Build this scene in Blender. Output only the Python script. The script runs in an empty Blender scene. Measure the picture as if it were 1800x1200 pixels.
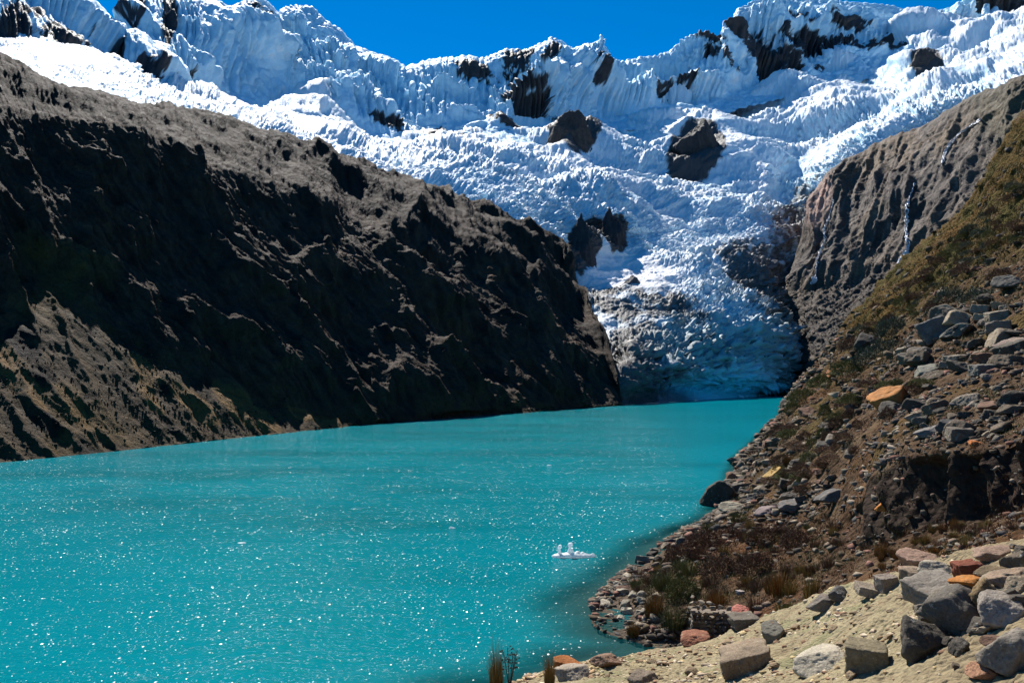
import bpy, bmesh, math, random
import numpy as np
from mathutils import Vector, Matrix, noise as mnoise
R = math.radians
random.seed(7); rng = np.random.default_rng(7)
scene = bpy.context.scene
COL = scene.collection

# ------------------------------------------------------------------ camera, sky, sun
FPX, CX, CY, CAMZ, PITCH = 1412.0, 900.0, 600.0, 12.0, R(2.7)
cam_d = bpy.data.cameras.new('camera'); cam = bpy.data.objects.new('camera', cam_d); COL.objects.link(cam)
cam_d.sensor_width = 36; cam_d.lens = 36*FPX/1800; cam_d.clip_start = .1; cam_d.clip_end = 40000
cam.location = (0, 0, CAMZ); cam.rotation_euler = (R(90)+PITCH, 0, 0)
scene.camera = cam
SUN_EL, SUN_AZ = R(48), R(-19)            # azimuth measured from +Y towards +X
world = bpy.data.worlds.new('World'); scene.world = world; world.use_nodes = True
wn = world.node_tree; wn.nodes.clear()
sky = wn.nodes.new('ShaderNodeTexSky'); sky.sky_type = 'NISHITA'; sky.sun_disc = False
sky.sun_elevation = SUN_EL; sky.sun_rotation = SUN_AZ; sky.altitude = 4400
sky.air_density = .9; sky.dust_density = 0.1; sky.ozone_density = 3.5
hs = wn.nodes.new('ShaderNodeHueSaturation'); hs.inputs['Hue'].default_value = .497; hs.inputs['Saturation'].default_value = 1.9; hs.inputs['Value'].default_value = 1.0
bg = wn.nodes.new('ShaderNodeBackground'); bg.inputs['Strength'].default_value = .10
wo = wn.nodes.new('ShaderNodeOutputWorld')
wn.links.new(sky.outputs[0], hs.inputs['Color']); wn.links.new(hs.outputs[0], bg.inputs[0]); wn.links.new(bg.outputs[0], wo.inputs[0])
sl = bpy.data.lights.new('sun', 'SUN'); sl.energy = 5.0; sl.angle = R(.53); sl.color = (1, .96, .9)
sun = bpy.data.objects.new('sun', sl); COL.objects.link(sun)
SD = Vector((math.sin(SUN_AZ)*math.cos(SUN_EL), math.cos(SUN_AZ)*math.cos(SUN_EL), math.sin(SUN_EL)))
sun.rotation_euler = SD.to_track_quat('Z', 'Y').to_euler()
scene.view_settings.view_transform = 'Standard'; scene.view_settings.look = 'None'
scene.view_settings.exposure = 0.75; scene.view_settings.gamma = 1

# ------------------------------------------------------------------ maths helpers
CP, SP = math.cos(PITCH), math.sin(PITCH)
def P3(px, py, D):
    X = (np.asarray(px, float)-CX)/FPX; Y = (CY-np.asarray(py, float))/FPX
    ry = CP-Y*SP; rz = SP+Y*CP
    k = D/ry
    return np.stack([X*k, ry*k, CAMZ+rz*k], -1)
def proj(P):
    x = P[..., 0]; y = P[..., 1]; z = P[..., 2]-CAMZ
    f = y*CP+z*SP; u = -y*SP+z*CP
    return CX+FPX*x/f, CY-FPX*u/f
def water_D(py):
    Y = (CY-np.asarray(py, float))/FPX
    ry = CP-Y*SP; rz = SP+Y*CP
    return -CAMZ*ry/rz
perm = np.random.default_rng(3).permutation(256).astype(np.int32); perm = np.concatenate([perm, perm, perm])
_g = np.random.default_rng(5).normal(size=(256, 3)); _g /= np.linalg.norm(_g, axis=1)[:, None]; _g = _g.astype(np.float32)
def perlin(p):
    p = np.asarray(p, np.float32); sh = p.shape[:-1]; p = p.reshape(-1, 3)
    i = np.floor(p).astype(np.int32); f = p-i; i &= 255
    w = f*f*f*(f*(f*6-15)+10)
    out = 0
    for dx in (0, 1):
        wx = w[:, 0] if dx else 1-w[:, 0]; a = perm[i[:, 0]+dx]
        for dy in (0, 1):
            wy = w[:, 1] if dy else 1-w[:, 1]; b = perm[a+i[:, 1]+dy]
            for dz in (0, 1):
                wz = w[:, 2] if dz else 1-w[:, 2]
                g = _g[perm[b+i[:, 2]+dz]]
                out = out + wx*wy*wz*(g[:, 0]*(f[:, 0]-dx)+g[:, 1]*(f[:, 1]-dy)+g[:, 2]*(f[:, 2]-dz))
    return (out*1.5).reshape(sh)
def fbm(p, f, o=5, g=.5, seed=0):
    s = 0; a = 1; t = 0
    for k in range(o):
        s = s+a*perlin(p*f+seed*17.3+k*5.1); t += a; a *= g; f *= 2.03
    return s/t
def ridged(p, f, o=5, g=.5, seed=0):
    s = 0; a = 1; t = 0; w = 1
    for k in range(o):
        n = 1-np.abs(perlin(p*f+seed*13.7+k*7.3))*1.6
        n = np.clip(n, 0, 1)**2
        s = s+a*n*w; w = np.clip(n*1.6, 0, 1); t += a; a *= g; f *= 2.07
    return s/t
def worley(p2, seed=0, jit=.9):
    """2-D cellular noise: returns F1, F2 and a random value per cell"""
    sh = p2.shape[:-1]; p = p2.reshape(-1, 2).astype(np.float32)
    i = np.floor(p).astype(np.int32); f = p-i
    d1 = np.full(len(p), 9., np.float32); d2 = d1.copy(); c = np.zeros(len(p), np.float32)
    for dx in (-1, 0, 1):
        for dy in (-1, 0, 1):
            h = perm[(perm[(i[:, 0]+dx+seed*31) & 255]+i[:, 1]+dy) & 255]
            ox = dx+.5+jit*(perm[h+1]/255.-.5)-f[:, 0]; oy = dy+.5+jit*(perm[h+77]/255.-.5)-f[:, 1]
            d = np.sqrt(ox*ox+oy*oy); m = d < d1
            d2 = np.where(m, d1, np.minimum(d2, d)); c = np.where(m, perm[h+9]/255., c); d1 = np.where(m, d, d1)
    return d1.reshape(sh), d2.reshape(sh), c.reshape(sh)
def sstep(a, b, x):
    t = np.clip((x-a)/(b-a), 0, 1); return t*t*(3-2*t)
def gsm(a, n, axis):
    if n < 1: return a
    k = np.hanning(2*n+3)[1:-1]; k /= k.sum()
    pad = [(0, 0)]*a.ndim; pad[axis] = (n, n)
    b = np.pad(a, pad, mode='reflect', reflect_type='odd'); out = 0
    for j, w in enumerate(k):
        sl_ = [slice(None)]*a.ndim; sl_[axis] = slice(j, j+a.shape[axis]); out = out+w*b[tuple(sl_)]
    return out
def loft(lines, x0, x1, step=1.7, rstep=1.7, smD=14, smR=8):
    px = np.arange(x0, x1+step, step)
    L = []
    for ln in lines:
        a = np.array(ln, float); y = np.interp(px, a[:, 0], a[:, 1]); iD = np.interp(px, a[:, 0], 1/a[:, 2])
        L.append((y, gsm(iD, smD, 0)))
    ys = [L[0][0]]; ds = [L[0][1]]; seg = [0.]
    for k in range(len(L)-1):
        (ya, da), (yb, db) = L[k], L[k+1]
        n = int(max(4, min(420, np.percentile(np.abs(ya-yb), 92)/rstep)))
        for j in range(1, n+1):
            t = j/n; ys.append(ya+(yb-ya)*t); ds.append(da+(db-da)*t); seg.append(k+t)
    Y = np.array(ys); I = gsm(np.array(ds), smR, 0)
    PX = np.broadcast_to(px, Y.shape).copy()
    return P3(PX, Y, 1/I), PX, Y, np.array(seg)
def normals(P):
    du = np.gradient(P, axis=1); dv = np.gradient(P, axis=0)
    n = np.cross(du, dv); n /= np.linalg.norm(n, axis=-1)[..., None]+1e-9
    s = np.sign((n*(np.array([0, 0, CAMZ])-P)).sum(-1).mean())
    return n*s
def slope_normals(P, k=12):
    return normals(gsm(gsm(P, k, 0), k, 1))
def mesh_grid(name, P, mat, attrs=None, kind='structure', label=None, cat=None):
    r, c = P.shape[:2]
    me = bpy.data.meshes.new(name)
    me.vertices.add(r*c); me.vertices.foreach_set('co', P.reshape(-1).astype(np.float32))
    idx = np.arange(r*c).reshape(r, c)
    q = np.stack([idx[:-1, :-1], idx[:-1, 1:], idx[1:, 1:], idx[1:, :-1]], -1).reshape(-1, 4)
    # make the faces look up
    a, b, d = P[0:-1, 0:-1], P[0:-1, 1:], P[1:, 0:-1]
    if np.cross(b-a, d-a)[..., 2].mean() < 0: q = q[:, ::-1]
    n = len(q)
    me.loops.add(n*4); me.loops.foreach_set('vertex_index', q.reshape(-1).astype(np.int32))
    me.polygons.add(n); me.polygons.foreach_set('loop_start', np.arange(0, n*4, 4, dtype=np.int32))
    try: me.polygons.foreach_set('loop_total', np.full(n, 4, np.int32))
    except Exception: pass
    me.update(calc_edges=True)
    me.polygons.foreach_set('use_smooth', np.ones(n, bool))
    for k, v in (attrs or {}).items():
        if v.ndim == 3:
            at = me.attributes.new(k, 'FLOAT_COLOR', 'POINT')
            at.data.foreach_set('color', np.concatenate([v, np.ones(v.shape[:2]+(1,))], -1).reshape(-1).astype(np.float32))
        else:
            at = me.attributes.new(k, 'FLOAT', 'POINT'); at.data.foreach_set('value', v.reshape(-1).astype(np.float32))
    me.materials.append(mat)
    o = bpy.data.objects.new(name, me); COL.objects.link(o)
    if kind: o['kind'] = kind
    if label: o['label'] = label
    if cat: o['category'] = cat
    return o
def mesh_raw(name, V, F, mat, col=None, smooth=False):
    """V (n,3); F (m,k) all of one size"""
    me = bpy.data.meshes.new(name); k = F.shape[1]; n = len(F)
    me.vertices.add(len(V)); me.vertices.foreach_set('co', V.reshape(-1).astype(np.float32))
    me.loops.add(n*k); me.loops.foreach_set('vertex_index', F.reshape(-1).astype(np.int32))
    me.polygons.add(n); me.polygons.foreach_set('loop_start', np.arange(0, n*k, k, dtype=np.int32))
    me.update(calc_edges=True)
    if smooth: me.polygons.foreach_set('use_smooth', np.ones(n, bool))
    if col is not None:
        at = me.attributes.new('Col', 'FLOAT_COLOR', 'POINT')
        at.data.foreach_set('color', np.concatenate([col, np.ones((len(col), 1))], -1).reshape(-1).astype(np.float32))
    me.materials.append(mat)
    o = bpy.data.objects.new(name, me); COL.objects.link(o); return o
def tag(o, label=None, cat=None, group=None, kind=None):
    if label: o['label'] = label
    if cat: o['category'] = cat
    if group: o['group'] = group
    if kind: o['kind'] = kind
    return o
def mixc(a, b, t):
    return a*(1-t[..., None])+np.asarray(b, float)*t[..., None]
def blob(PX, PY, cx, cy, rx, ry, ang=0, soft=.35):
    c, s = math.cos(R(ang)), math.sin(R(ang)); dx = PX-cx; dy = PY-cy
    u = (dx*c+dy*s)/rx; v = (-dx*s+dy*c)/ry
    return 1-sstep(1-soft, 1+soft, np.sqrt(u*u+v*v))

# ------------------------------------------------------------------ materials
def new_mat(name):
    m = bpy.data.materials.new(name); m.use_nodes = True; nt = m.node_tree; nt.nodes.clear()
    out = nt.nodes.new('ShaderNodeOutputMaterial'); b = nt.nodes.new('ShaderNodeBsdfPrincipled'); nt.links.new(b.outputs[0], out.inputs[0])
    return m, nt, b, out
def nd(nt, t, **kw):
    n = nt.nodes.new(t)
    for k, v in kw.items():
        if k in n.inputs: n.inputs[k].default_value = v
        else: setattr(n, k, v)
    return n
def mathn(nt, op, a, b=None):
    n = nt.nodes.new('ShaderNodeMath'); n.operation = op
    for i, v in enumerate((a, b)):
        if v is None: continue
        if hasattr(v, 'links') or hasattr(v, 'is_output'): nt.links.new(v, n.inputs[i])
        else: n.inputs[i].default_value = v
    return n.outputs[0]
def rock_like(name, src, sc1, sc2, amp=.6, rough=.8, bump=.5, bdist=.3, spec=.5, wet=0, tint=None, cell=0):
    """src: 'attr' (Col attribute) or 'obj' (object colour)"""
    m, nt, b, out = new_mat(name)
    geo = nd(nt, 'ShaderNodeNewGeometry')
    if src == 'attr': a = nd(nt, 'ShaderNodeAttribute', attribute_name='Col'); colr = a.outputs['Color']
    else: a = nd(nt, 'ShaderNodeObjectInfo'); colr = a.outputs['Color']
    n1 = nd(nt, 'ShaderNodeTexNoise', Scale=sc1, Detail=8., Roughness=.65); nt.links.new(geo.outputs['Position'], n1.inputs['Vector'])
    n2 = nd(nt, 'ShaderNodeTexNoise', Scale=sc2, Detail=6., Roughness=.7); nt.links.new(geo.outputs['Position'], n2.inputs['Vector'])
    s = mathn(nt, 'ADD', mathn(nt, 'MULTIPLY', mathn(nt, 'SUBTRACT', n1.outputs[0], .5), amp*2.4), mathn(nt, 'MULTIPLY', mathn(nt, 'SUBTRACT', n2.outputs[0], .5), amp*2.8))
    s = mathn(nt, 'MAXIMUM', mathn(nt, 'ADD', s, 1.0), .15)
    mx = nd(nt, 'ShaderNodeMix', data_type='RGBA', blend_type='MULTIPLY'); mx.inputs[0].default_value = 1
    nt.links.new(colr, mx.inputs[6]); nt.links.new(s, mx.inputs[7])
    cc = mx.outputs[2]
    nt.links.new(cc, b.inputs['Base Color'])
    b.inputs['Roughness'].default_value = rough; b.inputs['Specular IOR Level'].default_value = spec
    if wet:
        rr = nd(nt, 'ShaderNodeMapRange'); rr.inputs[1].default_value = .35; rr.inputs[2].default_value = .65; rr.inputs[3].default_value = rough-wet; rr.inputs[4].default_value = rough
        nt.links.new(n1.outputs[0], rr.inputs[0]); nt.links.new(rr.outputs[0], b.inputs['Roughness'])
    h = mathn(nt, 'ADD', mathn(nt, 'MULTIPLY', n2.outputs[0], .5), n1.outputs[0])
    if cell:
        v = nd(nt, 'ShaderNodeTexVoronoi', Scale=cell); v.feature = 'F1'; nt.links.new(geo.outputs['Position'], v.inputs['Vector'])
        h = mathn(nt, 'SUBTRACT', h, mathn(nt, 'MULTIPLY', v.outputs['Distance'], .8))
    bp = nd(nt, 'ShaderNodeBump', Strength=bump, Distance=bdist); nt.links.new(h, bp.inputs['Height']); nt.links.new(bp.outputs[0], b.inputs['Normal'])
    return m
M_mount = rock_like('dark_mountain_rock', 'attr', .3, 1.6, amp=.6, rough=.85, bump=1., bdist=1.2, spec=.10, wet=.1, cell=.22)
M_cliff = rock_like('slab_rock', 'attr', .10, .6, amp=.6, rough=.8, bump=1., bdist=2.2, spec=.14, wet=.12, cell=.12)
M_hill = rock_like('hillside_soil', 'attr', .8, 5., amp=.6, rough=.9, bump=1., bdist=.25, spec=.05, cell=3.)
M_sand = rock_like('sandy_ground', 'attr', 1.6, 11., amp=.38, rough=.95, bump=1., bdist=.09, spec=.05, cell=9.)
M_ice = rock_like('glacier_ice', 'attr', .06, .35, amp=.10, rough=.6, bump=1., bdist=1.8, spec=.2)
M_peak = rock_like('peak_snow_and_rock', 'attr', .03, .2, amp=.14, rough=.6, bump=1., bdist=2.5, spec=.2)
M_rock = rock_like('boulder_rock', 'obj', 1.6, 26., amp=.72, rough=.85, bump=.9, bdist=.07, spec=.15)
M_stone = rock_like('loose_stones', 'attr', 2.5, 12., amp=.4, rough=.9, bump=.6, bdist=.05, spec=.1)
M_plant = rock_like('dry_grass_blades', 'attr', 1., 6., amp=.25, rough=.8, bump=0, bdist=.01, spec=.2)
M_bed = rock_like('lake_bed_mud', 'attr', .6, 3., amp=.4, rough=.9, bump=.6, bdist=.1, spec=.1)

# ------------------------------------------------------------------ terrain: far left mountain
def wl(*pts):   # points on the waterline: distance follows from the picture height
    return [(x, y, float(water_D(y))) for x, y in pts]
SH = wl((-420, 856), (0, 813), (200, 793), (400, 771), (640, 747), (900, 727), (1092, 712.5))
M1 = [(-420, 560, 125), (0, 590, 140), (70, 520, 152), (130, 520, 158), (200, 590, 160), (300, 640, 166), (400, 690, 175), (520, 722, 194), (640, 744, 212), (900, 720, 286), (1092, 708, 370)]
M2 = [(-420, 150, 160), (0, 185, 185), (110, 195, 200), (300, 265, 228), (600, 365, 300), (800, 440, 362), (950, 500, 420), (1020, 545, 425), (1060, 640, 388), (1092, 706, 372)]
M2 = [(x, y, d*(.955 if x < 990 else 1)) for x, y, d in M2]
M3 = [(-420, 40, 195), (0, 100, 218), (60, 120, 226), (200, 168, 250), (300, 187, 272), (420, 215, 300), (500, 237, 328), (600, 275, 370), (700, 305, 415), (800, 336, 462), (880, 370, 490), (950, 402, 512), (1000, 434, 518), (1020, 482, 482), (1042, 522, 450), (1060, 592, 405), (1085, 655, 382), (1092, 703, 374)]
M4 = [(x, y+30, d+25) for x, y, d in M3]
M5 = [(x, y+120, d+60) for x, y, d in M3]
Mm = [(x, y+14, d*.985) for x, y, d in SH]
P, PX, PY, sg = loft([Mm, SH, M1, M2, M3, M4, M5], -420, 1092, smD=20, smR=10)
SG = np.broadcast_to(sg[:, None], PX.shape)
N = slope_normals(P, 14)
D = P[..., 1:2]
ac = (PX*1.25-PY*.95)/1.57; al = (PX*.95+PY*1.25)/1.57
q = np.stack([ac/95, al/260, ac*0+.5], -1)
q = q+.35*np.stack([fbm(q, 1.7, 3, seed=4), fbm(q, 1.7, 3, seed=5), 0*ac], -1)
edge = sstep(1.8, 2.25, SG)*(1-sstep(3.9, 4.4, SG)*.5)*sstep(1092, 1040, PX)
W = np.minimum(edge, 1)
butt = ridged(q, 1, 4, .5, 1)-.35
h = butt*.032*D[..., 0]*W*(1-.55*sstep(2.8, 3.6, SG))
h += (fbm(P, 1/55., 3, .5, 2))*.035*D[..., 0]*W
P = P+N*h[..., None]
N = slope_normals(P, 3)
rr = ridged(P, 1/26., 5, .5, 3)-.35
h = rr*1.5*(1-.5*sstep(2.9, 3.5, SG))*(.10+.90*W)*(D[..., 0]/260)
crk = ridged(np.stack([ac/16, al/70, ac*0], -1), 1, 4, .6, 8)-.4
crk2 = ridged(np.stack([ac/6.5, al/48, ac*0+4], -1)+.3*fbm(q, 3, 2, seed=18)[..., None], 1, 4, .6, 19)-.4
h += crk2*.75*W*(D[..., 0]/260)
h += crk*1.0*W*(D[..., 0]/260)
# scree: softer, with erosion runnels
scm = sstep(2.15, 1.9, SG)*sstep(.95, 1.05, SG)
run = ridged(np.stack([ac/46, al/160, ac*0+3], -1)+.35*fbm(q, 1.6, 3, seed=17)[..., None], 1, 4, .5, 6)
h += scm*(run-.4)*1.3*(D[..., 0]/150)
P = P+N*h[..., None]
P = P+normals(P)*((fbm(P, 1/2.2, 3, .6, 9))*.30+(ridged(P, 1/5., 3, .6, 29)-.4)*.5*W*(1-.7*sstep(2.9, 3.4, SG)))[..., None]*(D/220)
Nf = normals(P); 
c = np.zeros(P.shape)+np.array([.075, .064, .055])
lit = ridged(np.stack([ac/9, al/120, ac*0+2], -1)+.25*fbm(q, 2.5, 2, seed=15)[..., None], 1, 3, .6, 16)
n1 = fbm(P, 1/30., 4, .6, 11); n2 = fbm(np.stack([ac/10, al/60, ac*0], -1), 1, 4, .6, 12)
c = mixc(c, (.14, .095, .07), sstep(.0, .35, n1)*.8)
c = mixc(c, (.03, .03, .034), sstep(.0, .3, n2)*.7)
c = mixc(c, (.085, .060, .045), sstep(2.9, 3.4, SG)*.75*sstep(-.25, .2, n2))
c = mixc(c, (.15, .125, .105), sstep(.55, .8, lit)*.5)  # sunlit streaks down the slabs, painted into the rock colour
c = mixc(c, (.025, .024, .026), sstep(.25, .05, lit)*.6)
scol = mixc(np.zeros(P.shape)+np.array([.17, .14, .09]), (.25, .19, .085), sstep(.0, .3, fbm(P, 1/18., 4, .6, 20)+n2*.3))
scol = mixc(scol, (.045, .042, .042), sstep(.0, .3, fbm(P, 1/9., 4, .6, 14)))
fan = np.zeros(PX.shape)
for cx_, cy_, rx_, ry_, an_ in ((15, 640, 22, 60, -35), (130, 715, 16, 50, -35), (60, 690, 14, 40, -35), (265, 700, 14, 40, -38), (345, 715, 18, 60, -48), (410, 690, 40, 26, 40), (440, 730, 60, 22, 30), (560, 735, 60, 12, 18), (255, 650, 16, 40, -40)):
    fan = np.maximum(fan, blob(PX, PY, cx_, cy_, rx_, ry_, an_, .5))
scol = mixc(scol, (.46, .32, .13), np.clip(sstep(.35, .7, fan+n2*.35+n1*.5), 0, 1)*.75)
c = c*(1-scm[..., None])+scol*scm[..., None]
c = mixc(c, (.16, .13, .04), blob(PX, PY, 110, 490, 110, 70, 30, .6)*sstep(-.1, .3, n1)*.8)
PL = (P, PX, PY)
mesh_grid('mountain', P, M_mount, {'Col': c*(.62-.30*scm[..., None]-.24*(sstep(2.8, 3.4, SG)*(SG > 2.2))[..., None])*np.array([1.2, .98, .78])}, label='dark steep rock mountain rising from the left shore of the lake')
del rr, crk, run

# ------------------------------------------------------------------ glacier
G0 = [(-420, 110, 215), (0, 150, 240), (300, 240, 300), (600, 330, 398), (800, 392, 488), (950, 455, 540), (1000, 505, 530), (1040, 600, 470)] + wl((1085, 712), (1150, 708), (1392, 692)) + [(1500, 690, 640), (2200, 680, 600)]
Gc = [(-420, 105, 216), (0, 145, 243), (300, 232, 303), (600, 318, 402), (800, 378, 493), (950, 440, 545), (1000, 490, 537), (1040, 590, 476), (1085, 690, 376), (1110, 640, 405), (1150, 642, 430), (1200, 640, 460), (1300, 655, 540), (1392, 662, 645), (1500, 680, 650), (2200, 670, 610)]
G1 = [(-420, 95, 220), (0, 140, 250), (300, 226, 312), (600, 305, 412), (800, 362, 505), (950, 425, 558), (1000, 470, 575), (1040, 570, 505), (1085, 600, 470), (1150, 578, 505), (1250, 572, 550), (1330, 590, 590), (1400, 620, 650), (1500, 620, 690), (2200, 600, 640)]
G2 = [(-420, 80, 232), (0, 132, 275), (300, 216, 335), (600, 290, 430), (800, 345, 530), (950, 405, 590), (1010, 440, 640), (1060, 455, 665), (1110, 458, 690), (1225, 440, 750), (1350, 450, 790), (1400, 465, 820), (1500, 420, 860), (2200, 300, 700)]
G3 = [(-420, 70, 270), (0, 120, 320), (300, 200, 420), (600, 262, 520), (800, 302, 640), (950, 342, 700), (1050, 366, 710), (1100, 372, 735), (1200, 372, 850), (1400, 345, 950), (1500, 275, 950), (1600, 225, 900), (1800, 120, 850), (2200, 0, 800)]
G4 = [(-420, 50, 420), (0, 93, 450), (40, 90, 470), (100, 105, 500), (200, 118, 570), (270, 150, 620), (330, 170, 680), (365, 172, 720), (450, 190, 900), (500, 178, 1000), (560, 172, 1010), (600, 205, 960), (640, 236, 940), (690, 243, 950), (800, 243, 1000), (900, 230, 1050), (960, 235, 1080), (1000, 215, 1150), (1060, 212, 1200), (1180, 190, 1290), (1250, 188, 1320), (1300, 165, 1360), (1400, 142, 1400), (1480, 130, 1430), (1560, 100, 1480), (1600, 62, 1530), (1720, 46, 1560), (1800, 32, 1560), (2200, -60, 1500)]
G5 = [(x, y-12, d+90) for x, y, d in G4]
P, PX, PY, sg = loft([G0, Gc, G1, G2, G3, G4, G5], -420, 2200, step=1.35, rstep=1.25, smD=20, smR=9)
SG = np.broadcast_to(sg[:, None], PX.shape)
N = slope_normals(P, 14); D = P[..., 1]
low = sstep(.02, .6, SG)
# broad swells, terraces (steps of the ice fall) and flow bands
flow = np.stack([PX/150, (PY+.10*(PX-1150)*np.where(PX > 1150, 1., -.6))/26, PX*0], -1)
flow = flow+.5*np.stack([fbm(flow, .8, 3, seed=21), 1.4*fbm(flow, .8, 3, seed=22), 0*PX], -1)
step_ = ridged(flow, 1, 3, .5, 23)
h = fbm(P, 1/150., 3, .5, 24)*.055*D*low
h += (step_-.4)*.0105*D*low*sstep(3.3, 3.0, SG*0+3.1)
P = P+N*h[..., None]
# seracs: broken ice blocks
N = slope_normals(P, 4)
upper = sstep(4.2, 4.8, SG)*sstep(1150, 1500, PX)
calm = 1-.93*blob(PX, PY, 1115, 486, 105, 34, 17, .3); calm = calm*(1-.6*blob(PX, PY, 1130, 565, 90, 60, 10, .4))
calm = calm*(1-.75*sstep(.0, .35, fbm(np.stack([PX/170, PY/50, PX*0], -1), 1, 3, .5, 35))*sstep(3.6, 4.4, SG))
ser = (1-.6*upper)*low*calm*(1+.9*sstep(3.4, 2.4, SG)*sstep(1040, 1110, PX)-.35*sstep(4.0, 4.6, SG))
wq = np.stack([PX, PY*2.1], -1)+9*np.stack([fbm(P, 1/30., 3, .5, 25), fbm(P, 1/30., 3, .5, 26)], -1)
big = sstep(-.15, .25, fbm(P, 1/110., 3, .5, 27))
for sc, am, sd in ((26, .0058, 1), (13, .0048, 2), (7, .0052, 3), (3.8, .0030, 4)):
    f1, f2, cc = worley(wq/sc, sd)
    blk = np.clip((f2-f1)*3.0, 0, 1)*(.35+.65*cc)+(.25*(cc-.5))
    h = (blk-.35)*am*D*ser*(.3+.7*big)
    P = P+N*h[..., None]
# stacked blocks and crevasses of the snout
N = slope_normals(P, 4); snt = sstep(2.3, 1.7, SG)*sstep(.1, .5, SG)*sstep(1085, 1120, PX)*sstep(1420, 1370, PX)
for sx, sy, am, sd in ((34, 10, .0085, 5), (13, 6, .0060, 6)):
    f1, f2, cc = worley(np.stack([(PX+8*fbm(P, 1/14., 2, .5, 36))/sx, (PY+5*fbm(P, 1/14., 2, .5, 37)-PX*.06)/sy], -1), sd)
    P = P+N*(((np.clip((f2-f1)*2.6, 0, 1)*(.3+.7*cc))-.35)*am*D*snt)[..., None]
N = slope_normals(P, 1)
P = P+N*((ridged(P, 1/12., 4, .6, 28)-.4)*.0022*D*(.3+.7*low))[..., None]
# smooth snow cone under the ice cliff, with its hollow above
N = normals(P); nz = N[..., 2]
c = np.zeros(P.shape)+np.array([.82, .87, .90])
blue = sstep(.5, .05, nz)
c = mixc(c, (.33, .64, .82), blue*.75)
nb = fbm(P, 1/60., 4, .55, 30)
lowm = sstep(3.6, 2.2, SG)*sstep(900, 1100, PX)
c = mixc(c, (.30, .58, .74), sstep(.30, .08, step_)*.45*sstep(2.5, 3.2, SG))
c = mixc(c, (.46, .54, .57), np.clip(lowm*.85*sstep(-.35, .3, nb), 0, 1))
nd_ = fbm(P, 1/14., 5, .6, 31); ndb = fbm(P, 1/50., 4, .55, 32)
dirt = np.maximum.reduce([
    blob(PX, PY, 1460, 600, 150, 120, 0, .4),
    blob(PX, PY, 1330, 480, 75, 55, 35, .5)*.85,
    blob(PX, PY, 1400, 440, 60, 130, 15, .5)*.8,
    blob(PX, PY, 1130, 545, 120, 40, 15, .4)*.78,
    blob(PX, PY, 1135, 635, 90, 75, 0, .4)*.92,
    blob(PX, PY, 1400, 580, 70, 120, 0, .4),
    blob(PX, PY, 1250, 618, 120, 34, 0, .4)*.62,
    blob(PX, PY, 1105, 690, 60, 60, 0, .3),
    blob(PX, PY, 1290, 680, 160, 20, 3, .4)*.4])
dm = np.clip(sstep(.35, .75, dirt+nd_*.85+ndb*.5), 0, 1)
edgeL = 0.0
dcol = mixc(np.zeros(P.shape)+np.array([.075, .07, .065]), (.17, .15, .13), sstep(-.1, .3, fbm(P, 1/6., 3, .6, 33)))
c = c*(1-dm[..., None]*.93)+dcol*dm[..., None]*.93
tur = blob(PX, PY, 1265, 694, 90, 34, 0, .3)
c = mixc(c, (.36, .46, .48), blob(PX, PY, 1260, 610, 120, 45, 0, .4)*.7)
c = mixc(c, (.09, .62, .70), tur*.9)
c = mixc(c, (.02, .05, .06), blob(PX, PY, 1160, 705, 60, 26, 0, .4)*.8)  # shade of the hollow at the waterline, painted as a dark patch
snowc = blob(PX, PY, 1100, 478, 95, 26, 17, .3)
c = mixc(c, (.84, .84, .84), snowc*sstep(-.45, -.1, nd_))
orock = np.zeros(PX.shape)
for cx_, cy_, rx_, ry_ in ((1224, 262, 52, 40), (1008, 236, 48, 24), (1632, 108, 30, 18), (1078, 415, 26, 36), (1020, 436, 30, 40), (1050, 395, 26, 22)):
    orock = np.maximum(orock, blob(PX, PY, cx_, cy_, rx_, ry_, 0, .4))
orm_ = sstep(.45, .62, orock+nd_*.55)
c = mixc(c, (.05, .044, .042), orm_*.97)
PG = (P, PX, PY, np.clip(dm, 0, 1)*(PX > 1040)*(PX < 1500)*(PY > 380)*(1-.8*blob(PX, PY, 1130, 560, 90, 60, 10, .4)))
mesh_grid('glacier', P, M_ice, {'Col': np.clip(c, 0, .92)}, label='broken white and blue glacier descending to the far end of the lake')

# ------------------------------------------------------------------ snowy peaks behind
SK = [(-420, -160, 620), (-100, -110, 640), (60, -70, 680), (130, -35, 740), (168, 0, 780), (200, 36, 820), (212, 42, 860), (219, 12, 900), (235, -22, 920), (262, -12, 960), (300, -18, 980), (350, -16, 1000), (385, 2, 1060), (402, 14, 1080), (428, 2, 1100), (450, -6, 1110), (470, 2, 1150), (490, 22, 1200), (503, 14, 1220), (528, 8, 1240), (548, 13, 1250), (570, 32, 1240), (592, 46, 1240), (612, 62, 1240), (625, 80, 1240), (652, 92, 1245), (690, 105, 1250), (714, 118, 1260), (760, 105, 1290), (820, 98, 1310), (850, 103, 1310), (890, 85, 1310), (920, 88, 1310), (945, 79, 1305), (970, 66, 1300), (985, 72, 1310), (1000, 82, 1330), (1022, 96, 1370), (1050, 97, 1390), (1090, 107, 1410), (1150, 97, 1450), (1178, 92, 1470), (1195, 76, 1490), (1215, 60, 1500), (1250, 60, 1510), (1268, 64, 1520), (1283, 40, 1540), (1300, 14, 1570), (1325, 0, 1600), (1360, -8, 1630), (1430, -3, 1640), (1500, 3, 1640), (1560, 8, 1640), (1600, 19, 1640), (1620, 17, 1640), (1636, 24, 1640), (1680, 12, 1640), (1705, -6, 1640), (1800, -22, 1640), (2200, -130, 1640)]
xs = np.arange(-420, 2201, 8.)
def at(line, k): a = np.array(line, float); return np.interp(xs, a[:, 0], a[:, k])
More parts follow.
